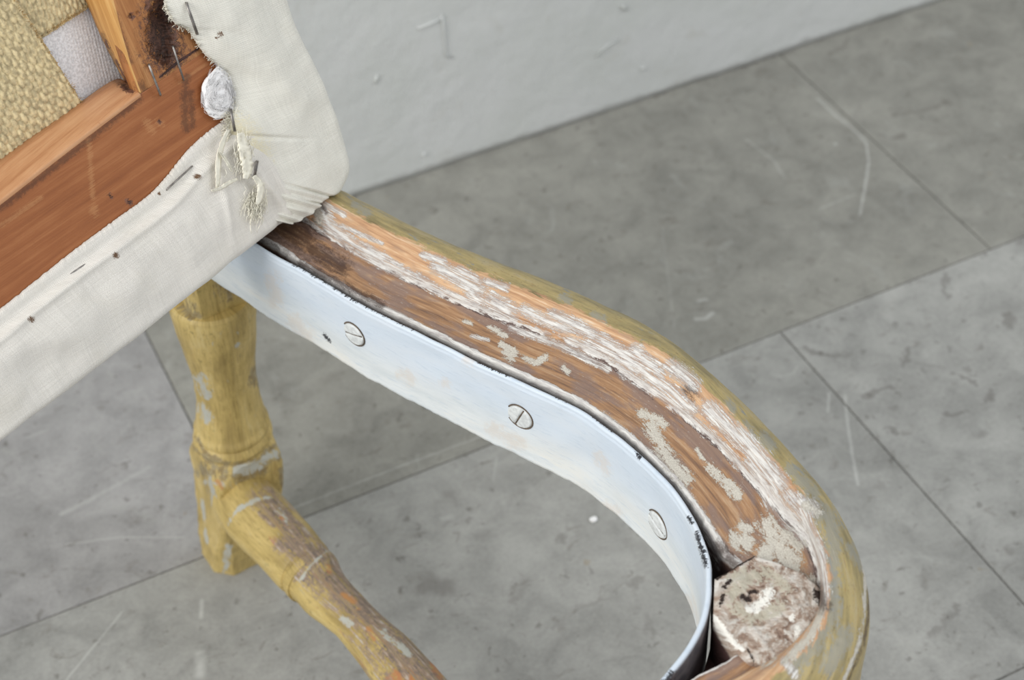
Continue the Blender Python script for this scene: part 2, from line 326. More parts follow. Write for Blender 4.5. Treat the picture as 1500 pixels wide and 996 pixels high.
def yellow_material(worn=False):
    k = NT('yellow painted leg' if not worn else 'yellow painted stretcher worn bare', .42); U = k.uv(); m = k.mk()
    a = k.noise(k.mapv(U, (30, 14, 1)), 1, 5, .6, .4); g = k.noise(k.mapv(U, (420, 28, 1)), 1, 5, .62, .3); d = k.noise(U, 170, 5, .65, .3); e = k.noise(k.mapv(U, (120, 50, 1)), 1, 6, .7)
    c = k.ramp(k.ma('ADD', k.ma('MULTIPLY', a, .65), k.ma('MULTIPLY', g, .35)), [(.28, (152, 131, 80)), (.44, (182, 159, 98)), (.58, (202, 178, 114)), (.78, (214, 196, 142))])
    c = k.mix(k.ma('MULTIPLY', k.step(d, .60, .68), .6), c, srgb((132, 118, 70)))
    c = k.mix(k.ma('MULTIPLY', k.step(k.noise(k.mapv(U, (600, 90, 1)), 1, 4, .7), .55, .62), .5), c, srgb((146, 124, 72)))
    c = k.mix(k.ma('MULTIPLY', k.step(e, .36, .32), .7), c, srgb((176, 172, 154)))
    c = k.mix(k.ma('MULTIPLY', k.step(g, .60, .66), .45), c, srgb((142, 112, 60)))
    if worn:
        bare = k.ramp(k.ma('ADD', k.ma('MULTIPLY', g, .7), k.ma('MULTIPLY', d, .3)), [(.28, (92, 82, 78)), (.45, (130, 116, 106)), (.58, (158, 134, 112)), (.72, (190, 182, 172))])
        bare = k.mix(k.step(k.noise(k.mapv(U, (30, 22, 1)), 1, 3, .6), .57, .64), bare, srgb((176, 120, 78)))
        c = k.mix(k.mask(m[1], k.ma('ADD', k.ma('MULTIPLY', e, .5), k.ma('MULTIPLY', g, .5)), 2.6, .2), c, bare)
    else:
        c = k.mix(k.ma('MULTIPLY', k.mask(m[1], e, 2.2, .2), .75), c, k.mix(k.step(d, .4, .6), srgb((116, 98, 70)), srgb((150, 140, 116))))
    c = k.mix(k.mask(m[0], e, 2.0, .12), c, srgb((182, 182, 172)))
    c = k.mix(k.mask(m[2], e, .9, .2), c, srgb((186, 136, 86)))
    return k.done(c, k.bump(k.ma('ADD', k.ma('MULTIPLY', g, .5), k.ma('MULTIPLY', e, .6)), .4, .001))
def cloth_material(name, col, twill, scale):
    k = NT(name, .95); U = k.uv(); k.b.inputs['Sheen Weight'].default_value = .15; m = k.mk()
    s = k.n('ShaderNodeSeparateXYZ'); k.put(s.inputs[0], U)
    x = k.ma('ADD', s.outputs[0], k.ma('MULTIPLY', k.noise(k.mapv(U, (8, 60, 1)), 1, 3), .0012)); y = k.ma('ADD', s.outputs[1], k.ma('MULTIPLY', k.noise(k.mapv(U, (60, 8, 1)), 1, 3), .0012))
    w = 2*math.pi*scale
    if twill:
        h = k.ma('ADD', k.ma('MULTIPLY', k.ma('SINE', k.ma('MULTIPLY', k.ma('ADD', x, y), w)), .6), k.ma('MULTIPLY', k.ma('SINE', k.ma('MULTIPLY', k.ma('SUBTRACT', x, y), w*1.6)), .35))
    else:
        h = k.ma('MULTIPLY', k.ma('SINE', k.ma('MULTIPLY', x, w)), k.ma('SINE', k.ma('MULTIPLY', y, w)))
    th = k.noise(k.mapv(U, (30, 1500, 1)), 1, 3, .7); tv = k.noise(k.mapv(U, (1500, 30, 1)), 1, 3, .7)
    thr = k.ma('ADD', th, tv)
    v = k.ma('ADD', k.ma('MULTIPLY', h, .5), k.ma('MULTIPLY', k.ma('SUBTRACT', thr, 1.0), 1.5))
    c = k.mix(k.step(v, -.9, .9), srgb(tuple(q-18 for q in col)), srgb(tuple(min(255, q+12) for q in col)))
    c = k.mix(k.ma('MULTIPLY', k.step(k.noise(U, 22, 4), .5, .75), .25), c, srgb((206, 200, 182)))
    c = k.mix(k.mask(m[2], th, .5, .3), c, srgb((230, 222, 192)))
    c = k.mix(k.mask(m[1], tv, .5, .2), c, srgb((110, 84, 62)))
    return k.done(c, k.bump(v, .4, .0006))
def wood_material(name, dark, mid, light):
    k = NT(name, .5); U = k.uv(); m = k.mk()
    g = k.noise(k.mapv(U, (7, 210, 1)), 1, 6, .6, .5); g2 = k.noise(k.mapv(U, (40, 1100, 1)), 1, 4, .65); b = k.noise(k.mapv(U, (14, 30, 1)), 1, 4, .6)
    c = k.ramp(k.ma('ADD', k.ma('MULTIPLY', g, .45), k.ma('ADD', k.ma('MULTIPLY', g2, .25), k.ma('MULTIPLY', b, .3))), [(.34, dark), (.5, mid), (.66, light)])
    c = k.mix(k.ma('MULTIPLY', k.step(k.noise(U, 420, 3), .66, .72), .4), c, srgb(dark))
    c = k.mix(k.ma('MULTIPLY', k.mask(m[0], g2, 1.4, .3), .4), c, srgb((200, 148, 100)))
    d = k.noise(U, 240, 5, .7, .4)
    c = k.mix(k.mask(m[1], d, .8, .12), c, k.mix(k.step(d, .40, .62), srgb((48, 32, 28)), srgb((134, 92, 74))))
    c = k.mix(k.ma('MULTIPLY', k.mask(m[2], d, .7, .3), .55), c, srgb((58, 44, 38)))
    return k.done(c, k.bump(k.ma('ADD', g2, k.ma('MULTIPLY', d, .3)), .3, .0007))
def simple(name, col, rough=.6, metal=0.0, var=0.15, scale=200, bump=.3):
    k = NT(name, rough); P = k.pos(); n = k.noise(P, scale, 4); k.b.inputs['Metallic'].default_value = metal
    c = k.mix(k.step(n, .35, .65), srgb(tuple(max(0, q*(1-var)) for q in col)), srgb(tuple(min(255, q*(1+var*.6)) for q in col)))
    return k.done(c, k.bump(n, bump, .0005))
M_floor, M_wall, M_rail, M_block, M_band = floor_material(), wall_material(), rail_material(), block_material(), band_material()
M_leg, M_str = yellow_material(), yellow_material(True)
M_linen = cloth_material('plain linen', (228, 224, 216), False, 900)
M_twill = cloth_material('cream twill', (228, 226, 216), True, 620)
M_board = wood_material('orange brown board', (146, 88, 52), (159, 98, 58), (172, 112, 70))
M_post = wood_material('honey wood post', (146, 94, 56), (168, 112, 66), (188, 134, 84))
M_bevel = wood_material('planed wood lit from above', (172, 120, 82), (192, 142, 102), (204, 158, 118))  # board wood made paler for light falling on its top edge
M_side = wood_material('sawn wood lit side', (176, 126, 70), (200, 152, 90), (216, 176, 116))  # post wood lightened in colour on the side turned to the window
M_web = simple('jute webbing', (208, 192, 152), .9, 0, .14, 300)
M_fib = simple('jute fibre', (176, 144, 92), .9, 0, .2, 500)
M_hess = simple('grey white canvas', (232, 233, 236), .9, 0, .08, 700)
M_steel = simple('dull staple steel', (150, 146, 142), .38, .85, .15)
M_thread = simple('frayed cream thread', (240, 236, 220), .9, 0, .05)
M_wad = simple('white cotton wadding', (252, 251, 251), 1.0, 0, .02, 500, .1)
M_chip = simple('white paint flake', (238, 238, 236), .6)
M_bed = simple('grey joint mortar', (118, 116, 112), .9)

# ------------------------------------------------------------------ setting: floor of tiles, wall
floor = bpy.data.objects.new('floor', None); COL.objects.link(floor); floor['kind'] = 'structure'
bed = mesh_obj('joint_mortar', [(-2.8, -.35, -.012), (3.4, -.35, -.012), (3.4, 1.5, -.012), (-2.8, 1.5, -.012), (-2.8, -.35, -.0015), (3.4, -.35, -.0015), (3.4, 1.5, -.0015), (-2.8, 1.5, -.0015)],
               [(3, 2, 1, 0), (4, 5, 6, 7), (0, 1, 5, 4), (1, 2, 6, 5), (2, 3, 7, 6), (3, 0, 4, 7)], M_bed, floor, smooth=False)
rng = random.Random(4)
rows = [(1.434, 1.0, .188), (1.0, .566, -.073), (.566, .132, .25), (.132, -.302, .0)]
for r, (y1, y0, x0) in enumerate(rows):
    for c in range(-3, 4):
        xa, xb = x0 + c*0.828, x0 + (c+1)*0.828; g = .0008
        dz = rng.uniform(-.0002, .0003); e = .0009
        a, b, p, q = xa+g, xb-g, y0+g, y1-g
        V = [(a, p, -.01), (b, p, -.01), (b, q, -.01), (a, q, -.01), (a, p, dz-e), (b, p, dz-e), (b, q, dz-e), (a, q, dz-e), (a+e, p+e, dz), (b-e, p+e, dz), (b-e, q-e, dz), (a+e, q-e, dz)]
        Fc = [(3, 2, 1, 0)] + [(i, (i+1) % 4, 4+(i+1) % 4, 4+i) for i in range(4)] + [(4+i, 4+(i+1) % 4, 8+(i+1) % 4, 8+i) for i in range(4)] + [(8, 9, 10, 11)]
        t = mesh_obj('tile', V, Fc, M_floor, floor, smooth=False)
        base = [(143, 142, 135), (154, 154, 150), (153, 153, 150), (152, 152, 150)][r]
        if r == 0 and c <= -1: base = (152, 151, 150)
        if r == 1 and c == 1: base = (160, 160, 156)
        t.color = srgb(base)
WY = 1.404
def wall():
    nx, nz = 520, 150; xs = np.linspace(-1.6, 2.6, nx); zs = np.concatenate([np.linspace(0, .7, 120), np.linspace(.72, 2.2, 30)])
    V = []
    for x in xs:
        for z in zs:
            d = .0022*mn.noise(Vector((x*5, z*5, 1))) + .0007*mn.noise(Vector((x*24, z*24, 4))) + .0004*mn.noise(Vector((x*70, z*70, 9)))
            zz = z
            if z < .001: zz = max(0, .002*mn.noise(Vector((x*14, 0, 3))))
            V.append((x, WY + d, zz))
    n = len(V)
    V += [(x, WY+.08, 2.2) for x in xs] + [(x, WY+.08, 0) for x in xs]
    Fc = gridf(nx, nz)
    for i in range(nx-1):
        Fc += [(i*nz+nz-1, n+i, n+i+1, (i+1)*nz+nz-1), (n+i, n+nx+i, n+nx+i+1, n+i+1), (n+nx+i, i*nz, (i+1)*nz, n+nx+i+1)]
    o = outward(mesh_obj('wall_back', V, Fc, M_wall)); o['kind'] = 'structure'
    def onw(x, y):
        d = ray(x, y); return CAM + d*((WY - .0012)/d[1])
    # trowel ridges in the plaster
    L = [([(647, 22), (650, 40), (653, 80), (662, 84)], .0016), ([(612, 42), (632, 34), (648, 26)], .0014), ([(553, 110), (549, 122)], .0018), ([(872, 83), (888, 68), (905, 58)], .0012), ([(911, 8), (917, 14)], .002), ([(618, 228), (625, 224)], .0016), ([(940, 100)], .002)]
    tubes('plaster_ridge', [([onw(*p) for p in (pts if len(pts) > 1 else pts + [(pts[0][0]+4, pts[0][1]+1)])], r) for pts, r in L], M_wall, o, 6, True)
wall()

# ------------------------------------------------------------------ the chair
chair = bpy.data.objects.new('armchair', None); COL.objects.link(chair); chair.location = (0, 0, 0)
chair['label'] = 'half-stripped antique armchair with worn yellow legs, bare seat frame and cream cloth back'; chair['category'] = 'chair'

# seat rail: stations of inner edge, groove, ridge, outer side, read off the photograph
ST = [((240,270),(275,235),(300,210),(315,195)), ((380,345),(415,303),(440,278),(450,264)), ((450,390),(490,350),(520,320),(533,305)), ((533,438),(575,396),(610,364),(625,351)),
 ((617,478),(660,436),(700,403),(715,389)), ((700,520),(745,468),(785,437),(800,421)), ((783,557),(830,499),(868,471),(883,457)), ((850,590),(895,531),(930,502),(948,488)),
 ((905,627),(953,573),(990,536),(1003,526)), ((950,667),(1010,614),(1055,598),(1075,588)), ((993,712),(1058,655),(1103,648),(1125,638)), ((1030,762),(1110,710),(1150,702),(1175,692)),
 ((1058,808),(1150,752),(1172,732),(1212,735)), ((1078,828),(1180,782),(1190,775),(1240,780)), ((1088,850),(1196,825),(1203,820),(1262,832)), ((1095,885),(1201,868),(1208,868),(1273,885)),
 ((1096,915),(1196,900),(1203,905),(1270,945)), ((1093,940),(1176,930),(1185,938),(1245,1000)), ((1083,955),(1140,962),(1150,970),(1190,1040)), ((1050,975),(1085,992),(1105,1006),(1130,1060)),
 ((1005,1000),(1035,1022),(1060,1045),(1075,1090)), ((930,1070),(960,1100),(985,1125),(1000,1165)), ((830,1190),(865,1225),(890,1250),(905,1290)), ((730,1330),(765,1365),(790,1390),(805,1430))]
zI, zG, zR, zS = .412, .414, .427, .404
Ic = np.array([atz(*s[0], zI) for s in ST]); Gc = np.array([atz(*s[1], zG) for s in ST]); Rc = np.array([atz(*s[2], zR) for s in ST]); Sc = np.array([atz(*s[3], zS) for s in ST])
NS = 760; TS = np.linspace(0, len(ST)-1, NS)
cI, cG, cR, cS = (catmull(c, TS) for c in (Ic, Gc, Rc, Sc))
def rail():
    rows = []; zon = []; 
    def lerp(a, b, t): return a + (b-a)*t
    prof = []
    prof += [('I', 0, .352, -.5), ('I', 0, .385, -.3), ('I', 0, .402, -.12), ('I', .0, .4085, -.04), ('I', .015, .411, 0.0), ('I', .04, .4122, .04)]
    prof += [('I', t, .412 - .0016*math.sin(math.pi*t), t) for t in np.linspace(.08, .95, 22)]
    prof += [('I', .975, .4122, .975), ('G', 0, .4135, 1.0), ('G', .03, .4165, 1.03), ('G', .07, .4178, 1.07)]
    prof += [('G', t, lerp(.4182, .4265, (t-.1)/.9) + .0012*math.sin(math.pi*(t-.1)/.9), 1+t) for t in np.linspace(.12, .95, 16)]
    prof += [('R', math.sin(a)*1.0, .427 - .023*(1-math.cos(a)), 2 + a/(math.pi/2)) for a in np.linspace(0, math.pi/2, 16)]
    prof += [('R', 1.0, .395, 3.15), ('R', .99, .38, 3.4), ('R', .93, .365, 3.7), ('R', .82, .352, 3.9), ('X', .5, .350, 4.2), ('X', .05, .350, 4.5)]
    m = len(prof); V = np.zeros((NS, m, 3)); Z = np.zeros((NS, m)); UV = np.zeros((NS, m, 2))
    arc = np.concatenate([[0], np.cumsum(np.linalg.norm(np.diff(cG, axis=0), axis=1))])
    for j, (seg, t, z, zn) in enumerate(prof):
        if seg == 'I': P = lerp(cI, cG, t)
        elif seg == 'G': P = lerp(cG, cR, t)
        elif seg == 'R': P = lerp(cR, cS, t)
        else: P = lerp(cI, cS, t)
        V[:, j, :2] = P[:, :2]; V[:, j, 2] = z; Z[:, j] = zn
    acr = np.concatenate([np.zeros((NS, 1)), np.cumsum(np.linalg.norm(np.diff(V, axis=1), axis=2), axis=1)], axis=1)
    UV[:, :, 0] = arc[:, None]; UV[:, :, 1] = acr
    # hand-worn unevenness
    for i in range(NS):
        for j in range(m):
            zn = prof[j][3]
            if -.1 < zn < 3.5:
                d = .0007*N3(V[i, j], 60) + .0003*N3(V[i, j], 220, 5)
                if zn < .08: d += .0007*mn.noise(Vector((arc[i]*160, 3, 1))); V[i, j, :2] += (cG[i]-cI[i])[:2]*.03*mn.noise(Vector((arc[i]*190, 1, 7)))
                V[i, j, 2] += d
    Vf = V.reshape(-1, 3); zf = lambda x, y: atz(x, y, .416)
    white = [([(1203,826),(1208,860),(1206,890)],5), ([(470,303),(482,330),(520,360),(560,380)],9), ([(560,383),(600,402)],6), ([(500,330),(560,357)],2.5), ([(540,362),(588,390)],3), ([(520,370),(560,392),(610,415)],3),
     ([(620,374),(650,383)],5), ([(640,390),(662,402)],9), ([(662,402),(700,424)],10), ([(672,395),(700,412)],6), ([(722,442),(745,458)],13), ([(712,413),(742,421)],5), ([(690,430),(700,440)],8), ([(610,405),(640,425),(700,447)],6),
     ([(768,455),(800,470),(830,482)],8), ([(812,462),(850,480),(870,492)],9), ([(835,500),(880,512),(930,536)],7), ([(725,447),(742,452)],7), ([(1095,660),(1130,705)],6), ([(900,525),(935,545)],5), ([(1140,735),(1170,768)],7), ([(930,560),(960,578)],4), ([(880,498),(920,525),(950,550)],10), ([(930,515),(965,545)],10), ([(750,480),(830,510),(890,540)],5),
     ([(913,546),(967,577),(1015,615),(1060,655),(1108,708),(1135,742)],6), ([(950,550),(985,575),(1000,590)],9), ([(985,538),(1000,548),(1014,562)],11), ([(1000,590),(1015,600)],8), ([(1040,600),(1060,620),(1087,645)],12), ([(1087,642),(1115,672),(1142,708)],12),
     ([(1100,680),(1130,725),(1165,762)],11), ([(1130,730),(1150,750),(1180,790)],11), ([(1178,760),(1190,785),(1202,819)],9), ([(1203,820),(1209,869),(1203,895)],6), ([(1155,728),(1190,745)],10), ([(1150,968),(1165,990)],6),
     ([(1172,745),(1180,775)],6),
     ([(590,487),(617,482),(700,524)],4), ([(480,412),(500,418)],5), ([(560,452),(590,465)],5), ([(720,535),(760,552),(850,592)],5), ([(880,612),(953,672),(1001,724),(1034,772),(1056,812)],8), ([(690,492),(715,498)],2.5), ([(505,315),(470,296)],3)]
    cream = [([(465,310),(468,325)],6), ([(735,505),(755,517)],5), ([(718,480),(740,492)],4), ([(768,524),(785,532),(800,522)],4.5), ([(740,515),(750,525)],6), ([(680,470),(690,474)],3), ([(825,538),(832,545)],4),
     ([(938,606),(958,612),(972,622)],7), ([(952,625),(961,640),(975,665)],9), ([(975,665),(990,685),(1006,702)],10), ([(1020,658),(1030,672)],3), ([(1039,684),(1057,702),(1080,728)],6), ([(1070,705),(1085,722)],5),
     ([(1080,790),(1095,795)],13), ([(1085,770),(1100,775)],6), ([(1123,768),(1135,790),(1120,815)],13), ([(1140,800),(1160,830)],15), ([(1150,785),(1170,800)],10), ([(1110,840),(1170,850)],12), ([(1185,855),(1170,900)],12),
     ([(1140,930),(1120,960)],14), ([(1262,815),(1268,842)],3), ([(1268,842),(1266,897),(1259,944),(1237,996)],2.6), ([(1182,740),(1200,750)],6), ([(1207,888),(1188,930),(1152,968)],6)]
    dark = [([(375,335),(400,325),(440,345)],24), ([(455,365),(500,390)],12), ([(1197,862),(1206,886)],9), ([(440,385),(560,447)],5), ([(1052,800),(1080,830)],8), ([(470,300),(478,312)],2.5), ([(1273,850),(1272,900),(1265,944),(1243,996)],2)]
    spot = [([(1005,570),(1015,580)],6)]
    gray = [([(1185,735),(1215,762),(1222,800)],13), ([(1218,800),(1222,850),(1220,900)],9), ([(1218,900),(1190,945),(1160,980)],12), ([(1120,640),(1130,655)],8), ([(825,436),(832,440)],6), ([(870,462),(884,470)],6), ([(1068,590),(1075,600)],6), ([(1090,622),(1105,640)],6), ([(1245,800),(1262,830)],6), ([(1160,690),(1190,720)],10), ([(520,300),(540,312)],5), ([(1240,930),(1215,975)],12)]
    A = np.stack([field(Vf, white, zf), np.maximum(field(Vf, dark, zf), .8*field(Vf, spot, zf)), field(Vf, cream, zf), field(Vf, gray)], 1); A[Z.ravel() < -.2] = 0
    o = mesh_obj('seat_rail', Vf, gridf(NS, m, True, True), M_rail, chair, UV.reshape(-1, 2), A, True, Z.ravel())
    o['label'] = 'curved seat rail, paint scraped to bare orange and brown wood'
    return outward(o)
rail()

def poly_slab(name, px, z, thick, mat, marks=((), (), ()), rough=.0008, parent=chair, n=46, taper=.96):
    """irregular thick block with a dense bumpy top"""
    P = np.array([atz(*p, z)[:2] for p in px]); c = P.mean(0)
    per = []
    for i in range(len(P)):
        a, b = P[i], P[(i+1) % len(P)]
        for t in np.linspace(0, 1, 10, endpoint=False): per.append(a+(b-a)*t)
    per = np.array(per); m = len(per); V = []
    for k in range(n):
        s = k/(n-1); 
        for q in per:
            p = c + (q-c)*max(s, .01); e = max(0, (s-.93)/.07)
            zz = z + rough*2*mn.noise(Vector((p[0]*90, p[1]*90, 2))) + rough*mn.noise(Vector((p[0]*330, p[1]*330, 5))) - .002*e*e
            V.append((p[0], p[1], zz))
    for d in (.3, 1.0):
        for q in per: p = c + (q-c)*(1-(1-taper)*d); V.append((p[0], p[1], z - .002 - thick*d))
    V = np.array(V); fn = lambda x, y: atz(x, y, z)
    A = np.stack([field(V, mk, fn) if mk else np.zeros(len(V)) for mk in marks], 1)
    uv = np.stack([V[:, 0], V[:, 1] + V[:, 2]], 1)
    Fc = gridf(n+2, m, True, True)
    return outward(mesh_obj(name, V, Fc, mat, parent, uv, A))
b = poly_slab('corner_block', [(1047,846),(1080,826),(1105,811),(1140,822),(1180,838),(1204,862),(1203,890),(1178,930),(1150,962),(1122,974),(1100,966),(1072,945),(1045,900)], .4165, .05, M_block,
    ([([(1108,888),(1120,880),(1126,868)],7), ([(1095,892),(1108,895)],4), ([(1048,905),(1070,937),(1088,952)],4), ([(1160,905)],5), ([(1170,920),(1165,930)],4)], [([(1196,868),(1204,882)],6), ([(1087,874),(1098,879)],4), ([(1098,868),(1108,866)],3), ([(1055,885),(1060,872)],3), ([(1095,950),(1105,970)],1.5), ([(1050,848),(1075,832),(1105,815)],1.6), ([(1060,860),(1070,850)],3)],
     [([(1090,850),(1120,838),(1140,850),(1150,862)],8), ([(1072,872),(1085,862)],9), ([(1078,890),(1105,905),(1140,890)],9), ([(1070,850),(1090,838)],6)]))
b['label'] = 'glue-crusted corner block with white paint blob'
# dark inner web of wood behind the band at the corner
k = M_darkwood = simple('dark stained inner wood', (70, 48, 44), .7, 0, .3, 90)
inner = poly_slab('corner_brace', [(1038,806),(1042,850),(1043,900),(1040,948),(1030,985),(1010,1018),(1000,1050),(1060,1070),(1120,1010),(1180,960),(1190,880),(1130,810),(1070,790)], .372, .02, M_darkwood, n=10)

# front leg
def front_leg():
    idx = np.linspace(11.8, 18.6, 34); out = catmull(Sc, idx)[:, :2]; inn = catmull(Ic, [18.2, 15.5, 12.8])[:, :2]
    per = np.concatenate([out, inn]); c = per.mean(0) + (Sc[15][:2]-per.mean(0))*.15
    V = []; UV = []
    for z, s in ((.398, .93), (.385, .97), (.37, .992), (.355, 1.0), (.33, .985), (.30, .93), (.26, .80), (.22, .68), (.18, .58), (.13, .51), (.08, .47), (.045, .50), (.03, .60), (.012, .64), (0, .60)):
        u = 0
        for i, q in enumerate(per):
            p = c + (q-c)*s; V.append((p[0]+.0, p[1], z)); UV.append((i*.006, z))
    V = np.array(V); A = np.zeros((len(V), 3)); 
    o = outward(mesh_obj('front_leg', V, gridf(15, len(per), True, True), M_leg, chair, UV, A))
    sd = o.modifiers.new('subdivision', 'SUBSURF'); sd.levels = 1; sd.render_levels = 2
front_leg()

# iron band along the inside of the rail
BT = [(230,265),(290,303),(345,337),(390,366),(450,398),(533,447),(617,489),(700,530),(783,568),(850,600),(900,634),(926,656),(973,698),(1003,737),(1027,777),(1040,819),(1043,854),(1041,883),(1032,919),(1012,955),(985,990),(930,1050),(850,1135),(760,1260)]
def band():
    H = np.interp(np.arange(len(BT)), [0, 3, 7, 13, 17, 23], [.066, .067, .069, .072, .074, .074])
    n = 520; ts = np.linspace(0, len(BT)-1, n); C = catmull(np.array([atz(*p, .4135) for p in BT]), ts); Hs = np.interp(ts, np.arange(len(BT)), H)
    T = np.gradient(C, axis=0); T /= np.linalg.norm(T, axis=1)[:, None]; Nn = np.stack([T[:, 1], -T[:, 0], np.zeros(n)], 1)
    if Nn[n//3] @ WD > 0: Nn = -Nn           # towards the inside of the seat
    arc = np.concatenate([[0], np.cumsum(np.linalg.norm(np.diff(C, axis=0), axis=1))])
    th = .0042; prof = []
    for t in np.linspace(0, 1, 80): prof.append((th - .0006*(t < .03 or t > .98), -t))
    prof += [(th*.5, -1.008)] + [(0.0, -t) for t in (.99, .5, .02)] + [(.0006, .012), (th*.5, .02), (th-.0008, .012)]
    m = len(prof); V = []; UV = []
    for i in range(n):
        for j, (o, h) in enumerate(prof):
            bulge = .0008*mn.noise(Vector((arc[i]*40, h*3, 3)))
            wob = .0011*mn.noise(Vector((arc[i]*55, 2, 8))) + .0007*mn.noise(Vector((arc[i]*200, 5, 8))) if h < -.9 else 0
            p = C[i] + Nn[i]*(o+bulge) + np.array([0, 0, Hs[i]*h + wob]); V.append(p); UV.append((arc[i], .07*(1+h)))
    V = np.array(V)
    def on_band(x, y):          # point of the inner face seen at a photo pixel
        best = None; d = ray(x, y)
        for i in range(n//8, int(n*.72)):
            q = C[i] + Nn[i]*th; den = d @ Nn[i]
            if abs(den) < 1e-9: continue
            s = ((q-CAM) @ Nn[i])/den; p = CAM + d*s; e = abs((p-q) @ T[i]) + (9 if not .33 < p[2] < .42 else 0)
            if best is None or e < best[0]: best = (e, p, i)
        return best[1], best[2]
    fb = lambda x, y: on_band(x, y)[0]; ft = lambda x, y: atz(x, y, .4135)
    dark = [([(388,352),(400,360)],4), ([(402,362),(408,368)],3), ([(425,380),(470,404),(520,436),(550,450),(610,480)],4.5), ([(475,490),(483,500)],2.2), ([(820,580),(835,584)],5), ([(606,478),(616,482)],2), ([(700,530),(745,550)],1.6), ([(933,664),(937,670)],3), ([(1021,782),(1030,812),(1034,828)],3.4), ([(1008,757),(1014,766)],2.5), ([(870,610),(900,632)],2), ([(985,985),(975,996)],4)]
    f1 = np.maximum(field(V, dark, ft), field(V, [dark[0], dark[1], dark[3], dark[4]], fb))
    stain = [([(590,548),(600,556)],7), ([(685,527),(692,530)],6), ([(650,560),(655,562)],5), ([(398,405),(405,440)],8), ([(875,668),(890,690)],6), ([(430,470),(450,490)],8), ([(720,628),(760,650)],8), ([(890,742),(905,750)],7), ([(1008,880),(1015,920)],7), ([(980,600),(970,640)],3)]
    out_shade = np.tile([1.0 if (o < .0001 and h < -.015) else 0.0 for o, h in prof], n)  # outer face, coloured dark for gap shade and dirt
    A = np.stack([np.zeros(len(V)), f1, field(V, stain, fb), out_shade], 1)
    o = outward(mesh_obj('iron_band', V, gridf(n, m, True, True), M_band, chair, UV, A)); o['label'] = 'white painted iron band screwed inside the rail, sky reflection in its tint'
    # slotted screw heads, painted over
    for (x, y, r, ang) in ((519, 489, .0096, -1.31), (762, 610, .0098, -.41), (964, 768, .0100, -1.865)):
        p, i = on_band(x, y); nn, tt = Nn[i], T[i]; up = np.array([0, 0, 1.0]); V2 = []; seg = 40
        p = p + nn*.0002
        ca, sa = math.cos(ang), math.sin(ang); rr = np.linspace(0, 1, 22)
        for s in rr:
            for k in range(seg):
                a = 2*math.pi*k/seg; lx, ly = s*r*math.cos(a), s*r*math.sin(a)
                u = lx*ca + ly*sa; v = -lx*sa + ly*ca
                h = .0016*(1 - .3*s*s) if s < .88 else .0016*.76*(1-(s-.88)/.12) - .0006*((s-.88)/.12)
                if abs(u) < .0010 and s < .93: h -= .0016*(1 - abs(u)/.0014)
                V2.append(p + tt*lx + up*ly + nn*h)
        V2 = np.array(V2); sc = outward(mesh_obj('screw', V2, gridf(22, seg, True, False), M_screw, o)); 
        ring, _ = tube_v([p + tt*r*1.02*math.cos(a) + up*r*1.02*math.sin(a) + nn*.0001 for a in np.linspace(-2.6, 2.6, 30)], .00055, 6)
        outward(mesh_obj('paint_crack', ring, gridf(30, 6, True, True), M_crack_shade, sc))
        sd = -tt*sa + up*ca
        sl, _ = tube_v([p + nn*.0002 - sd*r*.86, p + nn*.0004, p + nn*.0002 + sd*r*.86], .0006, 6)  # dark rod stands in for the shadow inside the slot
        outward(mesh_obj('screw_slot_shade', sl, gridf(3, 6, True, True), M_crack_shade, sc))
M_screw = simple('white painted screw head', (214, 218, 218), .45, 0, .06, 300)
M_crack_shade = simple('rusty paint crack and slot shade', (104, 92, 80), .8)  # colours the crack ring and the painted slot shadow
band()

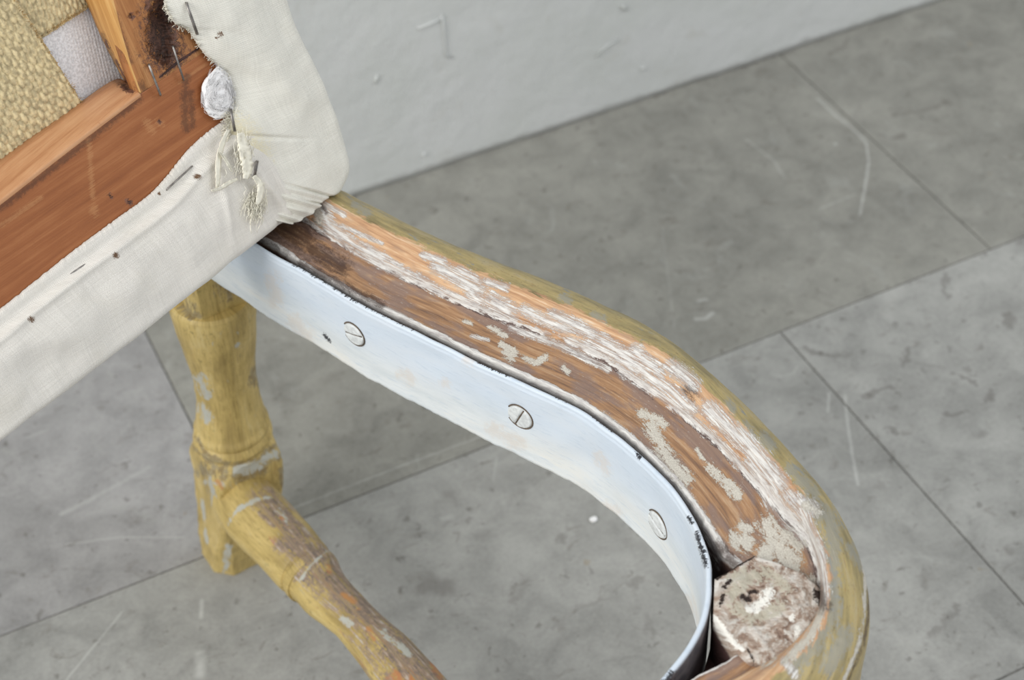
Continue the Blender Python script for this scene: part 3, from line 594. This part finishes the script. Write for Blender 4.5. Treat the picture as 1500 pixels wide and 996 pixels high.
# rear leg, turned, with square block and chamfered foot
def rear_leg():
    # lathe radius by height; the block is the square prism the lathe cuts arches into
    lathe = [(0, .0310), (.02, .0345), (.05, .040), (.118, .0420), (.130, .0395), (.138, .0350), (.142, .0325), (.145, .0308), (.148, .0322), (.1515, .0334), (.155, .0322), (.158, .0302), (.161, .0318), (.164, .0312), (.167, .0294), (.172, .0288),
             (.190, .0262), (.215, .0254), (.235, .0268), (.260, .0300), (.285, .0328), (.298, .0336), (.305, .0330), (.3075, .0310)]
    cen = lambda z: np.array([np.interp(z, [0, .05, .1, .2, .31, .4], [.172, .181, .188, .195, .198, .198]), np.interp(z, [0, .1, .2, .31, .4], [.994, .986, .990, .987, .985])])
    ang0 = math.radians(-84); seg = 96; V = []; UV = []
    zs = list(np.arange(0, .3076, .0015)) + [.3078, .312, .33, .36, .40]
    for z in zs:
        c = cen(z)
        for k in range(seg):
            a = ang0 + 2*math.pi*k/seg; b = (a-ang0) % (math.pi/2); b = min(b, math.pi/2-b)
            if z > .3077: r = min(.0235/math.cos(b), .0235*1.25/math.cos(math.pi/4-b))
            else:
                L = np.interp(z, [q[0] for q in lathe], [q[1] for q in lathe])
                if z < .142:
                    w = np.interp(z, [0, .03, .055, .08, .13], [.0262, .0292, .0285, .0290, .0310]); cc = np.interp(z, [0, .03, .06, .09], [1.06, 1.12, 1.30, 1.37])*w
                    L = min(L, w/math.cos(b), cc/math.cos(math.pi/4-b))
                r = L
            r += .0005*mn.noise(Vector((math.cos(a)*2, math.sin(a)*2, z*60))) + .0003*mn.noise(Vector((math.cos(a)*5, math.sin(a)*5, z*180)))
            V.append((c[0]+r*math.cos(a), c[1]+r*math.sin(a), z)); UV.append((a*.03, z))
    V = np.array(V)
    def onl(x, y):
        d = ray(x, y); z = .2; p = None
        for _ in range(6):      # where the line of sight meets the leg's near side
            c = cen(z); r = .030; q = np.array([c[0], c[1]]); v = -q/np.linalg.norm(q)
            side = np.array([-v[1], v[0]]); 
            t = ((q + v*r*.85) @ (-v))/(d[:2] @ (-v)); p = CAM + d*t; z = min(.4, max(0, p[2]))
        return p
    white = [([(292,556),(304,574)],7), ([(296,598),(306,614)],6), ([(300,452)],5), ([(325,432),(365,428)],4), ([(350,505)],4), ([(345,690),(375,682)],6), ([(380,676),(402,666)],5), ([(330,835),(336,800)],4), ([(313,740),(308,700)],4), ([(300,705),(345,715)],4), ([(296,730),(303,795)],2)]
    dark = [([(288,640),(300,665),(340,682),(380,672),(405,650)],3), ([(285,655),(320,690),(365,692),(410,668)],3), ([(300,690),(330,700),(380,690)],9), ([(272,450),(285,460)],7), ([(330,420),(365,415)],12), ([(260,400),(290,420)],10), ([(412,690),(418,720)],4), ([(385,500),(372,560)],6)]
    org = [([(318,704),(325,716)],3.5)]
    A = np.stack([field(V, white, onl), field(V, dark, onl), field(V, org, onl)], 1)
    o = outward(mesh_obj('rear_leg', V, gridf(len(zs), seg, True, True), M_leg, chair, UV, A)); sharpen(o, 24); o['label'] = 'turned rear leg in chipped mustard-yellow paint'
rear_leg()

def stretcher():
    keys = [((352,724), .0265), ((371,751), .0278), ((392,773), .0272), ((413,795), .0264), ((440,826), .0254), ((446,832), .0250), ((450,836), .0232), ((454,841), .0248), ((459,847), .0246), ((463,851), .0230), ((480,873), .0208), ((515,905), .0180), ((545,937), .0192), ((574,968), .0215), ((620,1022), .0225), ((680,1090), .0205), ((720,1135), .020), ((760,1180), .021), ((850,1285), .0215), ((930,1380), .023)]
    C = np.array([atz(*k[0], .098) for k in keys]); R_ = np.array([[k[1], 0, 0] for k in keys]); n = 260; ts = np.linspace(0, len(keys)-1, n)
    # sample evenly in length
    c = catmull(C, ts); r = np.interp(ts, np.arange(len(keys)), R_[:, 0]); V = []; UV = []; seg = 48
    T = np.gradient(c, axis=0); T = np.array([np.mean(T[max(0, i-12):i+13], axis=0) for i in range(n)]); T /= np.linalg.norm(T, axis=1)[:, None]
    arc = np.concatenate([[0], np.cumsum(np.linalg.norm(np.diff(c, axis=0), axis=1))])
    for i in range(n):
        s = np.array([-T[i][1], T[i][0], 0]); s /= np.linalg.norm(s)
        for k in range(seg):
            a = 2*math.pi*k/seg; rr = r[i] + .0005*mn.noise(Vector((math.cos(a)*2, math.sin(a)*2, arc[i]*60)))
            V.append(c[i] + rr*(math.cos(a)*np.array([0, 0, 1]) + math.sin(a)*s)); UV.append((a*.024, arc[i]))
    V = np.array(V); fn = lambda x, y: atz(x, y, .118)
    dark = [([(388,732),(412,757),(440,790)],17), ([(470,812),(500,840)],14), ([(484,845),(530,885)],27), ([(530,885),(580,938)],30), ([(580,945),(640,1000)],38), ([(600,1000),(680,1080)],44), ([(425,790),(456,815)],20), ([(433,850),(450,822),(480,803)],3), ([(443,850),(458,828),(488,812)],2.5)]
    white = [([(336,765),(345,748),(375,732),(395,728)],2.5), ([(408,748),(422,768)],3), ([(500,905),(512,915)],4), ([(560,925),(600,960)],4), ([(436,855),(455,828),(478,808)],1.2)]
    org = [([(505,872),(518,881)],4.5), ([(540,920),(548,936)],3.5)]
    A = np.stack([field(V, white, fn), field(V, dark, fn), field(V, org, fn)*.9], 1)
    o = outward(mesh_obj('stretcher', V, gridf(n, seg, True, True), M_str, chair, UV, A)); o['label'] = 'turned yellow stretcher, upper side worn to bare grey wood'
stretcher()

# ------------------------------------------------------------------ backrest: wooden frame, webbing, cloth
def bgrid(name, top, bot, n, m, mat, off=0.0, thick=.03, marks=((), (), ()), relief=None, grain='u', parent=chair, swap=False):
    """board whose front lies in the plane of the back: top and bottom edge given as photo pixels, n x m points, with a body behind"""
    T = catmull(np.array([onb(*p, off) for p in top]), np.linspace(0, len(top)-1, n)); B = catmull(np.array([onb(*p, off) for p in bot]), np.linspace(0, len(bot)-1, n))
    V = []; fr = np.linspace(0, 1, m)
    for i in range(n):
        row = [T[i] - NB*thick]
        for j, t in enumerate(fr):
            p = T[i] + (B[i]-T[i])*t
            if relief: p = p + NB*relief(p)
            if j == 0 or j == m-1: p = p - NB*.0008
            row.append(p)
        row.append(B[i] - NB*thick); V += row
    V = np.array(V); q = np.array([bcoord(v) for v in V]); dep = ((V-P0) @ NB)
    uv = np.stack([q[:, 0], q[:, 1]+dep], 1) if grain == 'u' else np.stack([q[:, 1], q[:, 0]+dep], 1)
    fn = lambda x, y: onb(x, y, off)
    A = np.stack([field(V, mk, fn) if mk else np.zeros(len(V)) for mk in marks], 1)
    return outward(mesh_obj(name, V, gridf(n, m+2, True, True), mat, parent, uv, A))
def hole_relief(cs):
    C = [(onb(x, y), rpx*.0005, d) for x, y, rpx, d in cs]
    def f(p):
        h = 0
        for c, r, d in C:
            e = np.linalg.norm((p-c))/r
            if e < 1: h -= d*(1-e*e)**.7*(1 + .5*N3(p, 260) + .4*N3(p, 700))
        return max(h, -.0088) + .0002*N3(p, 120)
    return f
back = bpy.data.objects.new('back_frame', None); 
board = bgrid('bottom_board', [(-600,751),(-190,438),(0,293),(100,215),(203,137),(300,73),(380,22)], [(-600,933),(-190,620),(0,480),(100,405),(225,310),(345,215),(440,150)], 260, 60, M_board,
    marks=([([(130,205),(136,290)],3), ([(137,305),(139,312)],5), ([(0,330),(60,290)],3), ([(300,95),(262,122)],1.8), ([(232,178),(236,180)],4), ([(215,180),(222,190)],5)],
           [([(188,295),(191,298)],4), ([(160,286),(163,288)],3), ([(233,177),(235,179)],2.5), ([(203,139),(195,131)],4)], [([(270,135),(272,190)],5), ([(280,135),(282,185)],4), ([(275,110),(270,135)],4), ([(0,305),(100,228),(203,145)],5)]))
board['label'] = 'wide orange-brown bottom board of the back frame'
bev = bgrid('planed_edge', [(-190,378),(0,233),(90,168),(167,117),(185,128)], [(-190,438),(0,293),(110,208),(195,146),(204,137)], 80, 6, M_bevel, off=0)
bpy.data.objects.remove(bev)
def planed():
    a = [(-600,691),(-190,378),(0,233),(90,170),(167,117),(190,128)]; c = [(-600,751),(-190,438),(0,293),(100,215),(195,143),(204,137)]
    A = catmull(np.array([onb(*p, -.0285) for p in a]), np.linspace(0, 5, 90)); B = catmull(np.array([onb(*p, .0004) for p in c]), np.linspace(0, 5, 90)); V = []
    for i in range(90):
        dn = -UD*.006
        V += [A[i]+dn, A[i]] + [A[i]+(B[i]-A[i])*t for t in (.2, .4, .6, .8)] + [B[i]-NB*.0008, B[i]+dn*.12, B[i]+dn-NB*.001]
    V = np.array(V); q = np.array([bcoord(v) for v in V]); dep = ((V-P0) @ NB)
    fn = lambda x, y: onb(x, y, -.015)
    Am = np.stack([np.zeros(len(V)), field(V, [([(180,126),(192,133)],5)], fn), field(V, [([(172,118),(186,128)],5)], fn)], 1)
    o = outward(mesh_obj('planed_edge', V, gridf(90, 9, True, True), M_bevel, board, np.stack([q[:, 0], q[:, 1]+dep], 1), Am)); o['label'] = 'planed upper edge, made paler as lit from above'
planed()
post = bgrid('side_post', [(30,-350),(150,-70),(165,0),(178,50),(190,92),(206,137)], [(270,-380),(400,-120),(415,-40),(405,0),(390,20),(372,28)], 190, 110, M_post, grain='v', thick=.0105,
    relief=hole_relief([(236,22,20,.004), (240,42,24,.008), (237,62,24,.008), (246,30,16,.006), (243,76,18,.005), (226,48,14,.003), (252,90,8,.003), (262,83,6,.0025), (245,95,7,.003), (192,24,4,.002), (202,19,2.5,.002), (215,9,2.5,.002)]),
    marks=([([(270,60),(285,50),(290,70)],16), ([(205,90),(222,130)],3), ([(212,100),(230,128)],2), ([(228,22),(232,34)],3), ([(238,26),(236,32)],2.5), ([(232,62),(240,72)],3)], [([(238,4),(238,30),(240,55),(238,72),(246,80)],23), ([(225,30),(224,60)],6), ([(248,50),(252,62)],12), ([(228,30),(226,60)],8), ([(192,23),(194,25)],4), ([(202,18),(203,19)],2), ([(215,8),(216,9)],2), ([(235,112),(262,90),(290,72)],2.2)], [([(240,30),(240,70)],26), ([(206,125),(215,137)],6), ([(168,20),(190,90)],4)]))
post['label'] = 'honey-coloured side post with rotten hole'
def post_side():
    a = [(-30,-350),(95,-70),(125,0),(150,58),(176,108),(192,131)]; c = [(30,-350),(150,-70),(165,0),(178,50),(190,92),(206,137)]
    n = 110; A = catmull(np.array([onb(*p, -.0285) for p in a]), np.linspace(0, 5, n)); B = catmull(np.array([onb(*p, .0004) for p in c]), np.linspace(0, 5, n)); V = []
    for i in range(n):
        dn = WD*.006
        V += [A[i]+dn, A[i]] + [A[i]+(B[i]-A[i])*t - dn*.3*math.sin(math.pi*t) for t in (.15, .3, .45, .6, .75, .9)] + [B[i]-NB*.0006, B[i]+dn-NB*.001]
    V = np.array(V); q = np.array([bcoord(v) for v in V]); dep = ((V-P0) @ NB)
    fn = lambda x, y: onb(x, y, -.015)
    Am = np.stack([np.zeros(len(V)), field(V, [([(155,60),(160,70)],2), ([(170,88),(186,120)],1.6), ([(182,105),(188,116)],2.2)], fn), field(V, [([(150,50),(172,100)],2.5)], fn)], 1)
    o = outward(mesh_obj('sawn_side', V, gridf(n, 10, True, True), M_side, post, np.stack([q[:, 1], q[:, 0]+dep], 1), Am)); o['label'] = 'sawn inner side of the post, lightened as if lit'
post_side()
# joint gap between post and board
tubes('joint_gap', [([onb(x, y, .0001) for x, y in ((233,114),(248,101),(262,90),(278,79),(292,70))], [.0003, .0007, .0009, .0006, .0003])], M_darkwood, post, 6)

# woven pieces as relief
def weave(name, quad, off, pu, pv, h, mat, step, label, thick=.0012, axis_skew=0):
    Q = [np.array(bcoord(onb(x, y, off))) for x, y in quad]      # corner order: bottom-left, bottom-right, top-right, top-left
    L = (np.linalg.norm(Q[1]-Q[0]) + np.linalg.norm(Q[2]-Q[3]))/2; Hh = (np.linalg.norm(Q[3]-Q[0])+np.linalg.norm(Q[2]-Q[1]))/2
    n, m = int(L/step), int(Hh/step); s, t = np.meshgrid(np.linspace(0, 1, n), np.linspace(0, 1, m), indexing='ij')
    P = ((1-s)*(1-t))[..., None]*Q[0] + (s*(1-t))[..., None]*Q[1] + (s*t)[..., None]*Q[2] + ((1-s)*t)[..., None]*Q[3]
    x, y = s*L, t*Hh
    ci = np.floor(x/pu); yy = y/pv + .5*(ci % 2); fx = (x/pu) % 1 - .5; fy = yy % 1 - .5; r2 = (fx/.5)**2 + (fy/.5)**2
    jit = np.sin(ci*12.9898 + np.floor(yy)*78.233)*43758.5453; jit = jit - np.floor(jit)
    hh = h*np.sqrt(np.clip(1 - r2*.92, 0, 1))*(.75+.4*jit)
    W3 = P0 + P[..., :1]*WD + P[..., 1:2]*UD + NB*off + hh[..., None]*NB
    W3[0] -= NB*thick; W3[-1] -= NB*thick; W3[:, 0] -= NB*thick; W3[:, -1] -= NB*thick
    o = outward(mesh_obj(name, W3.reshape(-1, 3), gridf(n, m), mat, chair)); o['label'] = label
    # face the camera
    if o.data.polygons[len(o.data.polygons)//2].normal @ Vector(tuple(NB)) < 0:
        bm = bmesh.new(); bm.from_mesh(o.data); bmesh.ops.reverse_faces(bm, faces=bm.faces); bm.to_mesh(o.data); bm.free()
    return o
weave('canvas_lining', [(-480,660),(240,190),(110,-330),(-560,-60)], -.034, .0023, .0018, .00035, M_hess, .00055, 'grey-white canvas behind the webbing')
weave('webbing_strap', [(-500,430),(190,-28),(170,-95),(-520,360)], -.0315, .0032, .0070, .0013, M_web, .00050, 'horizontal jute strap')
weave('webbing_strap', [(-130,335),(130,165),(-130,-248),(-400,-60)], -.0290, .0037, .0080, .0015, M_web, .00050, 'wide upright jute strap')
rng = random.Random(9)
fib = []
for (a, bb, off) in (((128,163),(8,-18),-.028), ((45,64),(150,-5),-.0305)):
    for k in range(150):
        t = rng.random(); x, y = a[0]+(bb[0]-a[0])*t, a[1]+(bb[1]-a[1])*t; L = rng.uniform(2, 8); an = rng.uniform(-2.2, .6)
        fib.append(([onb(x+rng.uniform(-3, 1), y+rng.uniform(-2, 2), off), onb(x+L*.5*math.cos(an), y+L*.5*math.sin(an), off+.0012), onb(x+L*math.cos(an+.3), y+L*math.sin(an+.3), off+.001)], .00012))
tubes('loose_fibres', fib, M_fib, chair, 3, True)

# cloth covers
def cover(name, ST2, mat, n, pleat, marks, label, edgeoff=.0022, puff=.011):
    E = np.array([onb(*e, edgeoff) for e, s in ST2]); S = np.array([onb(*s, -.016) for e, s in ST2]); ts = np.linspace(0, len(ST2)-1, n)
    E, S = catmull(E, ts), catmull(S, ts); E += 0*E
    E[:, :] += NB*0.0
    prof = [(-.0, -.0016, 0)] + [(t, puff*math.sin(min(1, t*1.35)*math.pi*.62)**.8 if t > 0 else 0, 1) for t in np.linspace(0, .86, 62)]
    a0 = prof[-1][1]
    for a in np.linspace(.12, 1, 20)*math.pi/2: prof.append((.86+.14*math.sin(a), a0 - (a0+.016)*(1-math.cos(a)), 1))
    for a in np.linspace(.1, 1, 12)*math.pi/2: prof.append((1-.12*(1-math.cos(a)), -.016-.026*math.sin(a), 1))
    prof += [(.6, -.0425, 0), (.3, -.0425, 0)]
    m = len(prof); V = np.zeros((n, m, 3))
    for i in range(n):
        d = S[i] - (E[i]); w = np.linalg.norm(d); 
        dpl = d - NB*(d @ NB)
        sc = min(1, w/.05)
        for j, (t, o, _) in enumerate(prof):
            off = edgeoff + o*(sc if o > 0 else 1)
            p = E[i] + dpl*t + NB*(off-edgeoff)
            rel = .0016*N3(p, 28, 2) + .0008*N3(p, 75, 6)
            k = min(1, t*4)
            p = p + NB*rel*k + pleat(i/(n-1)*(len(ST2)-1), t)*NB
            V[i, j] = p
    # ragged edge
    for i in range(n):
        rj = .0009*mn.noise(Vector((i*.35, 1, 2)))
        dd = (S[i]-E[i])/max(1e-6, np.linalg.norm(S[i]-E[i]))
        for j in range(0, 4): V[i, j] += dd*rj
    Vf = V.reshape(-1, 3); q = np.array([bcoord(v) for v in Vf]); dep = (Vf-P0) @ NB
    back = dep < -.016
    uv = q.copy(); uv[:, 0] += -dep*.7; uv[:, 1] += dep*.7
    fn = lambda x, y: onb(x, y, .010)
    A = np.stack([np.zeros(len(Vf)), field(Vf, marks[0], fn), field(Vf, marks[1], fn)], 1)
    o = outward(mesh_obj(name, Vf, gridf(n, m), mat, chair, uv, A))
    me = o.data; f = me.polygons[(n//2)*(m-1)+20]
    if f.normal @ Vector(tuple(NB)) < 0:
        bm = bmesh.new(); bm.from_mesh(me); bmesh.ops.reverse_faces(bm, faces=bm.faces); bm.to_mesh(me); bm.free()
    o['label'] = label
    return o
def gs(x, c, w): return math.exp(-((x-c)/w)**2)
def pl_bottom(s, t):
    s -= 1
    h = .0019*gs(t, .17, .035) + -.0016*gs(t, .10, .05)      # turned hem ridge
    h += .0022*gs(s, 8.4 + (t-.6)*.9, .16)*min(1, max(0, t-.25)*3) - .002*gs(s, 8.0+(t-.6)*.8, .2)*max(0, t-.2)
    h += .0018*gs(s, 8.95+(t-.6)*.5, .14)*min(1, max(0, t-.4)*3)
    h += .0022*gs(t, .45+.3*(s-2.6), .10)*gs(s, 2.6, .5) - .002*gs(t, .6+.3*(s-2.4), .12)*gs(s, 2.35, .45)
    h += .0016*gs(s, 6.9+(t-.5)*-1.2, .12)*gs(t, .5, .25) + .0012*gs(s, 5.2+(t-.5), .3)*gs(t, .6, .3)
    return h
cover('bottom_cover', [((-600,923),(-600,1083)), ((-190,610),(-190,770)), ((-60,502),(-60,668)), ((0,455),(0,622)), ((100,375),(90,555)), ((160,330),(165,500)), ((215,290),(240,440)), ((243,262),(295,398)), ((280,217),(338,366)), ((322,182),(372,338)), ((350,172),(402,317)), ((372,165),(432,298))],
      M_linen, 480, pl_bottom, ([([(289,258),(291,259)],4), ([(169,373),(170,375)],3.5), ([(45,467),(47,468)],3.5), ([(233,283),(234,284)],2)], []), 'plain linen cover folded over the bottom board')
def pl_side(s, t):
    h = 0
    if s < 5:
        a = max(0, min(1, (4.6-s)/1.2))
        h += a*(.0017*math.sin(s*6.3+.5)*min(1, max(0, t-.05)*3)*(1-.3*t))
    h -= .0026*gs(s, 4.55-.25*t, .14)*min(1, max(0, t-.25)*3)
    h -= .0030*gs(s, 3.1+.3*t, .10)*min(1, max(0, t-.45)*3)
    h -= .0018*gs(s, 7.1+.6*t, .12)*gs(t, .25, .25)
    h += .0018*gs(s, 11.5+t*.8, .5)*gs(t, .2, .12) - .0015*gs(s, 9.8, .6)*gs(t, .15, .12)
    h += .0012*gs(t, .5, .12)*gs(s, 9, 1.5)
    return h
SIDE = [((380,318),(392,322)), ((383,308),(402,319)), ((384,297),(419,309)), ((380,282),(434,298)), ((370,265),(447,286)), ((360,246),(468,276)), ((350,222),(482,246)), ((338,200),(479,218)), ((336,175),(471,190)), ((344,150),(462,165)), ((335,110),(448,132)), ((302,80),(435,100)), ((278,46),(419,66)), ((258,34),(408,42)), ((245,15),(399,16)), ((242,-10),(390,-10)), ((240,-110),(355,-110)), ((150,-360),(262,-360))]
cover('side_cover', SIDE, M_twill, 460, pl_side, ([([(323,50),(324,51)],3.5), ([(363,206),(364,207)],1.5), ([(317,55),(318,56)],1.5)], [([(345,200),(365,225),(360,250)],24), ([(372,270),(380,290)],14)]), 'cream twill cover wrapping the corner', .0045, .0125)
# frayed edge threads
rng = random.Random(3); th = []
EP = np.array([p[0] for p in SIDE], float)
for k in range(520):
    s = rng.uniform(1.5, 15.6) if rng.random() < .45 else rng.uniform(2.0, 8.5); e = catmull(EP, [s])[0]; tn = catmull(EP, [min(17, s+.1)])[0]-e; tn /= max(1e-6, np.linalg.norm(tn))
    nrm = np.array([tn[1], -tn[0]]); 
    if nrm[0] > 0: nrm = -nrm
    L = rng.uniform(2, 7) if s > 8.5 else rng.uniform(4, 13); dr = nrm*rng.uniform(.5, 1) + tn*rng.uniform(-1.2, .8); j = rng.uniform(-2, 3)
    a = e - nrm*j; off = .0048; P = [onb(*(a), off), onb(*(a+dr*L*.4), off+rng.uniform(0, .003)), onb(*(a+dr*L*.75+np.array([rng.uniform(-1, 1), rng.uniform(-1, 1)])), off+rng.uniform(-.001, .003)), onb(*(a+dr*L+np.array([rng.uniform(-2, 2), rng.uniform(-1, 2)])), off+rng.uniform(-.001, .002))]
    th.append((P, rng.uniform(.00013, .00026)))
for k in range(240):    # tangle where the two cloths meet
    x, y = (rng.gauss(358, 7), rng.gauss(215, 16)) if k < 90 else (rng.gauss(376, 7), rng.gauss(292, 9)); P = []
    for q in range(5): P.append(onb(x, y, .0145+rng.uniform(0, .004))); x += rng.uniform(-4, 3); y += rng.uniform(0, 8)
    th.append((P, rng.uniform(.00014, .0003)))
tubes('frayed_threads', th, M_thread, chair, 4, True)
def strip(name, pts, w, mat, label=None, off=.008, parent=chair, seed=1):
    """crumpled torn shred of cloth with two thin sides"""
    n = 60; C = catmull(np.array(pts, float), np.linspace(0, len(pts)-1, n)); V = []
    for i in range(n):
        t = C[min(i+1, n-1)]-C[max(0, i-1)]; t /= np.linalg.norm(t); nn = np.array([-t[1], t[0]]); ww = w*(.35+.65*math.sin(math.pi*min(1, .12+i/n*.85)))*(1+.3*mn.noise(Vector((i*.3, seed, 0))))
        for sgn, dz in ((-1, 0), (-.4, .0016), (.2, .0004), (.7, .0022), (1, .0008)):
            c = C[i] + nn*sgn*ww/2; V.append(onb(c[0], c[1], off + dz*.8 + .0009*mn.noise(Vector((i*.09, sgn*1.2, seed)))))
    o = mesh_obj(name, V, gridf(n, 5), mat, parent, np.array([bcoord(v) for v in V]), np.zeros((len(V), 3)))
    s = o.modifiers.new('cloth thickness', 'SOLIDIFY'); s.thickness = .0006
    if label: o['label'] = label
    return o
M_twill_s = M_twill; M_twill = M_thread
strip('torn_shred', [(334,190),(326,210),(320,235),(319,262),(318,278)], 9, M_twill, 'torn cream shred hanging over the linen', 0.0135, seed=2)
strip('torn_shred', [(322,222),(334,240),(340,252)], 5, M_twill, 'torn cream shred hanging over the linen', 0.0155, seed=5)
strip('torn_shred', [(348,262),(335,268),(322,276),(310,279)], 6, M_twill, 'torn cream shred hanging over the linen', 0.0155, seed=8)
strip('torn_shred', [(352,195),(358,220),(362,245),(360,262)], 18, M_twill, 'torn cream shred hanging over the linen', 0.0175, seed=9)
strip('torn_shred', [(372,258),(382,272),(380,290),(376,300)], 11, M_twill, 'torn cream shred hanging over the linen', 0.0195, seed=4)
# wadding
def wad():
    bm = bmesh.new(); bmesh.ops.create_icosphere(bm, subdivisions=5, radius=1)
    c = onb(320, 133, .004); a = onb(320, 95, .004)-onb(320, 168, .004); la = np.linalg.norm(a)/2; a /= np.linalg.norm(a); b_ = np.cross(NB, a)
    for v in bm.verts:
        p = np.array(v.co); d = 1 + .14*N3(p, 1.6) + .03*N3(p, 9)
        w = .0125*(1 - .42*p[0] + .12*math.sin(p[0]*4))
        v.co = Vector(tuple(c + a*p[0]*la*1.05*d + b_*p[1]*w*d + NB*p[2]*.0030*d))
    me = bpy.data.meshes.new('wadding'); bm.to_mesh(me); bm.free(); me.materials.append(M_wad); me.polygons.foreach_set('use_smooth', [True]*len(me.polygons))
    o = bpy.data.objects.new('wadding', me); COL.objects.link(o); o.parent = chair; o['label'] = 'tuft of white cotton wadding'
    rg = random.Random(5); F = []
    for k in range(380):
        an = rg.uniform(0, 2*math.pi); rr = rg.uniform(.1, 1.08); L = rg.uniform(.1, .35)
        P = []
        for q in range(4):
            aa = an + q*L*.5*rg.choice((-1, 1)); r2 = rr + q*.035
            P.append(c + a*math.sin(aa)*la*r2 + b_*math.cos(aa)*.0125*r2*(1-.3*math.sin(aa)) + NB*(.0032*math.sqrt(max(0, 1.1-r2*r2))+rg.uniform(0, .001)))
        F.append((P, .00011))
    tubes('cotton_fibres', F, M_wad, o, 3, True)
wad()
# staples
def staple(pts, r, parent, lift=.004):
    (x0, y0), (x1, y1) = pts; P = [onb(x0, y0, -.004), onb(x0, y0, lift*.8)] + [onb(x0+(x1-x0)*t, y0+(y1-y0)*t, lift*(.85+.25*math.sin(math.pi*t))) for t in (.04, .3, .6, .96)] + [onb(x1, y1, lift*.7), onb(x1, y1, -.004)]
    tubes('staple', [(P, r)], M_steel, parent, 8)
staple(((218,95),(235,139)), .00078, board, .0055); staple(((253,68),(269,117)), .00072, board, .0055)
SC_ = [((272,4),(288,50)), ((337,160),(343,192)), ((376,236),(371,262)), ((244,278),(282,243)), ((95,407),(140,377))]
for i, s in enumerate(SC_):
    staple(s, .00060, chair, (.0125, .013, .0155, .0052, .0052)[i]); 
    if i < 3: staple(((s[0][0]+2.2, s[0][1]), (s[1][0]+2.2, s[1][1])), .00050, chair, (.0125, .013, .0155)[i])

# ------------------------------------------------------------------ small things on the floor
def chip(px, r, label, seed):
    c = atz(*px); bm = bmesh.new(); bmesh.ops.create_icosphere(bm, subdivisions=3, radius=1)
    for v in bm.verts:
        d = 1 + .35*mn.noise(v.co*1.4 + Vector((seed, 0, 0))); v.co = Vector((v.co.x*r*d, v.co.y*r*.7*d, v.co.z*r*.45*d + r*.4))
    me = bpy.data.meshes.new('paint_flake'); bm.to_mesh(me); bm.free(); me.materials.append(M_chip)
    o = bpy.data.objects.new('paint_flake', me); COL.objects.link(o); o.location = (c[0], c[1], .0004); o['label'] = label; o['category'] = 'flake'
chip((869, 763), .0038, 'small white paint flake lying on the grey tile under the band', 1)
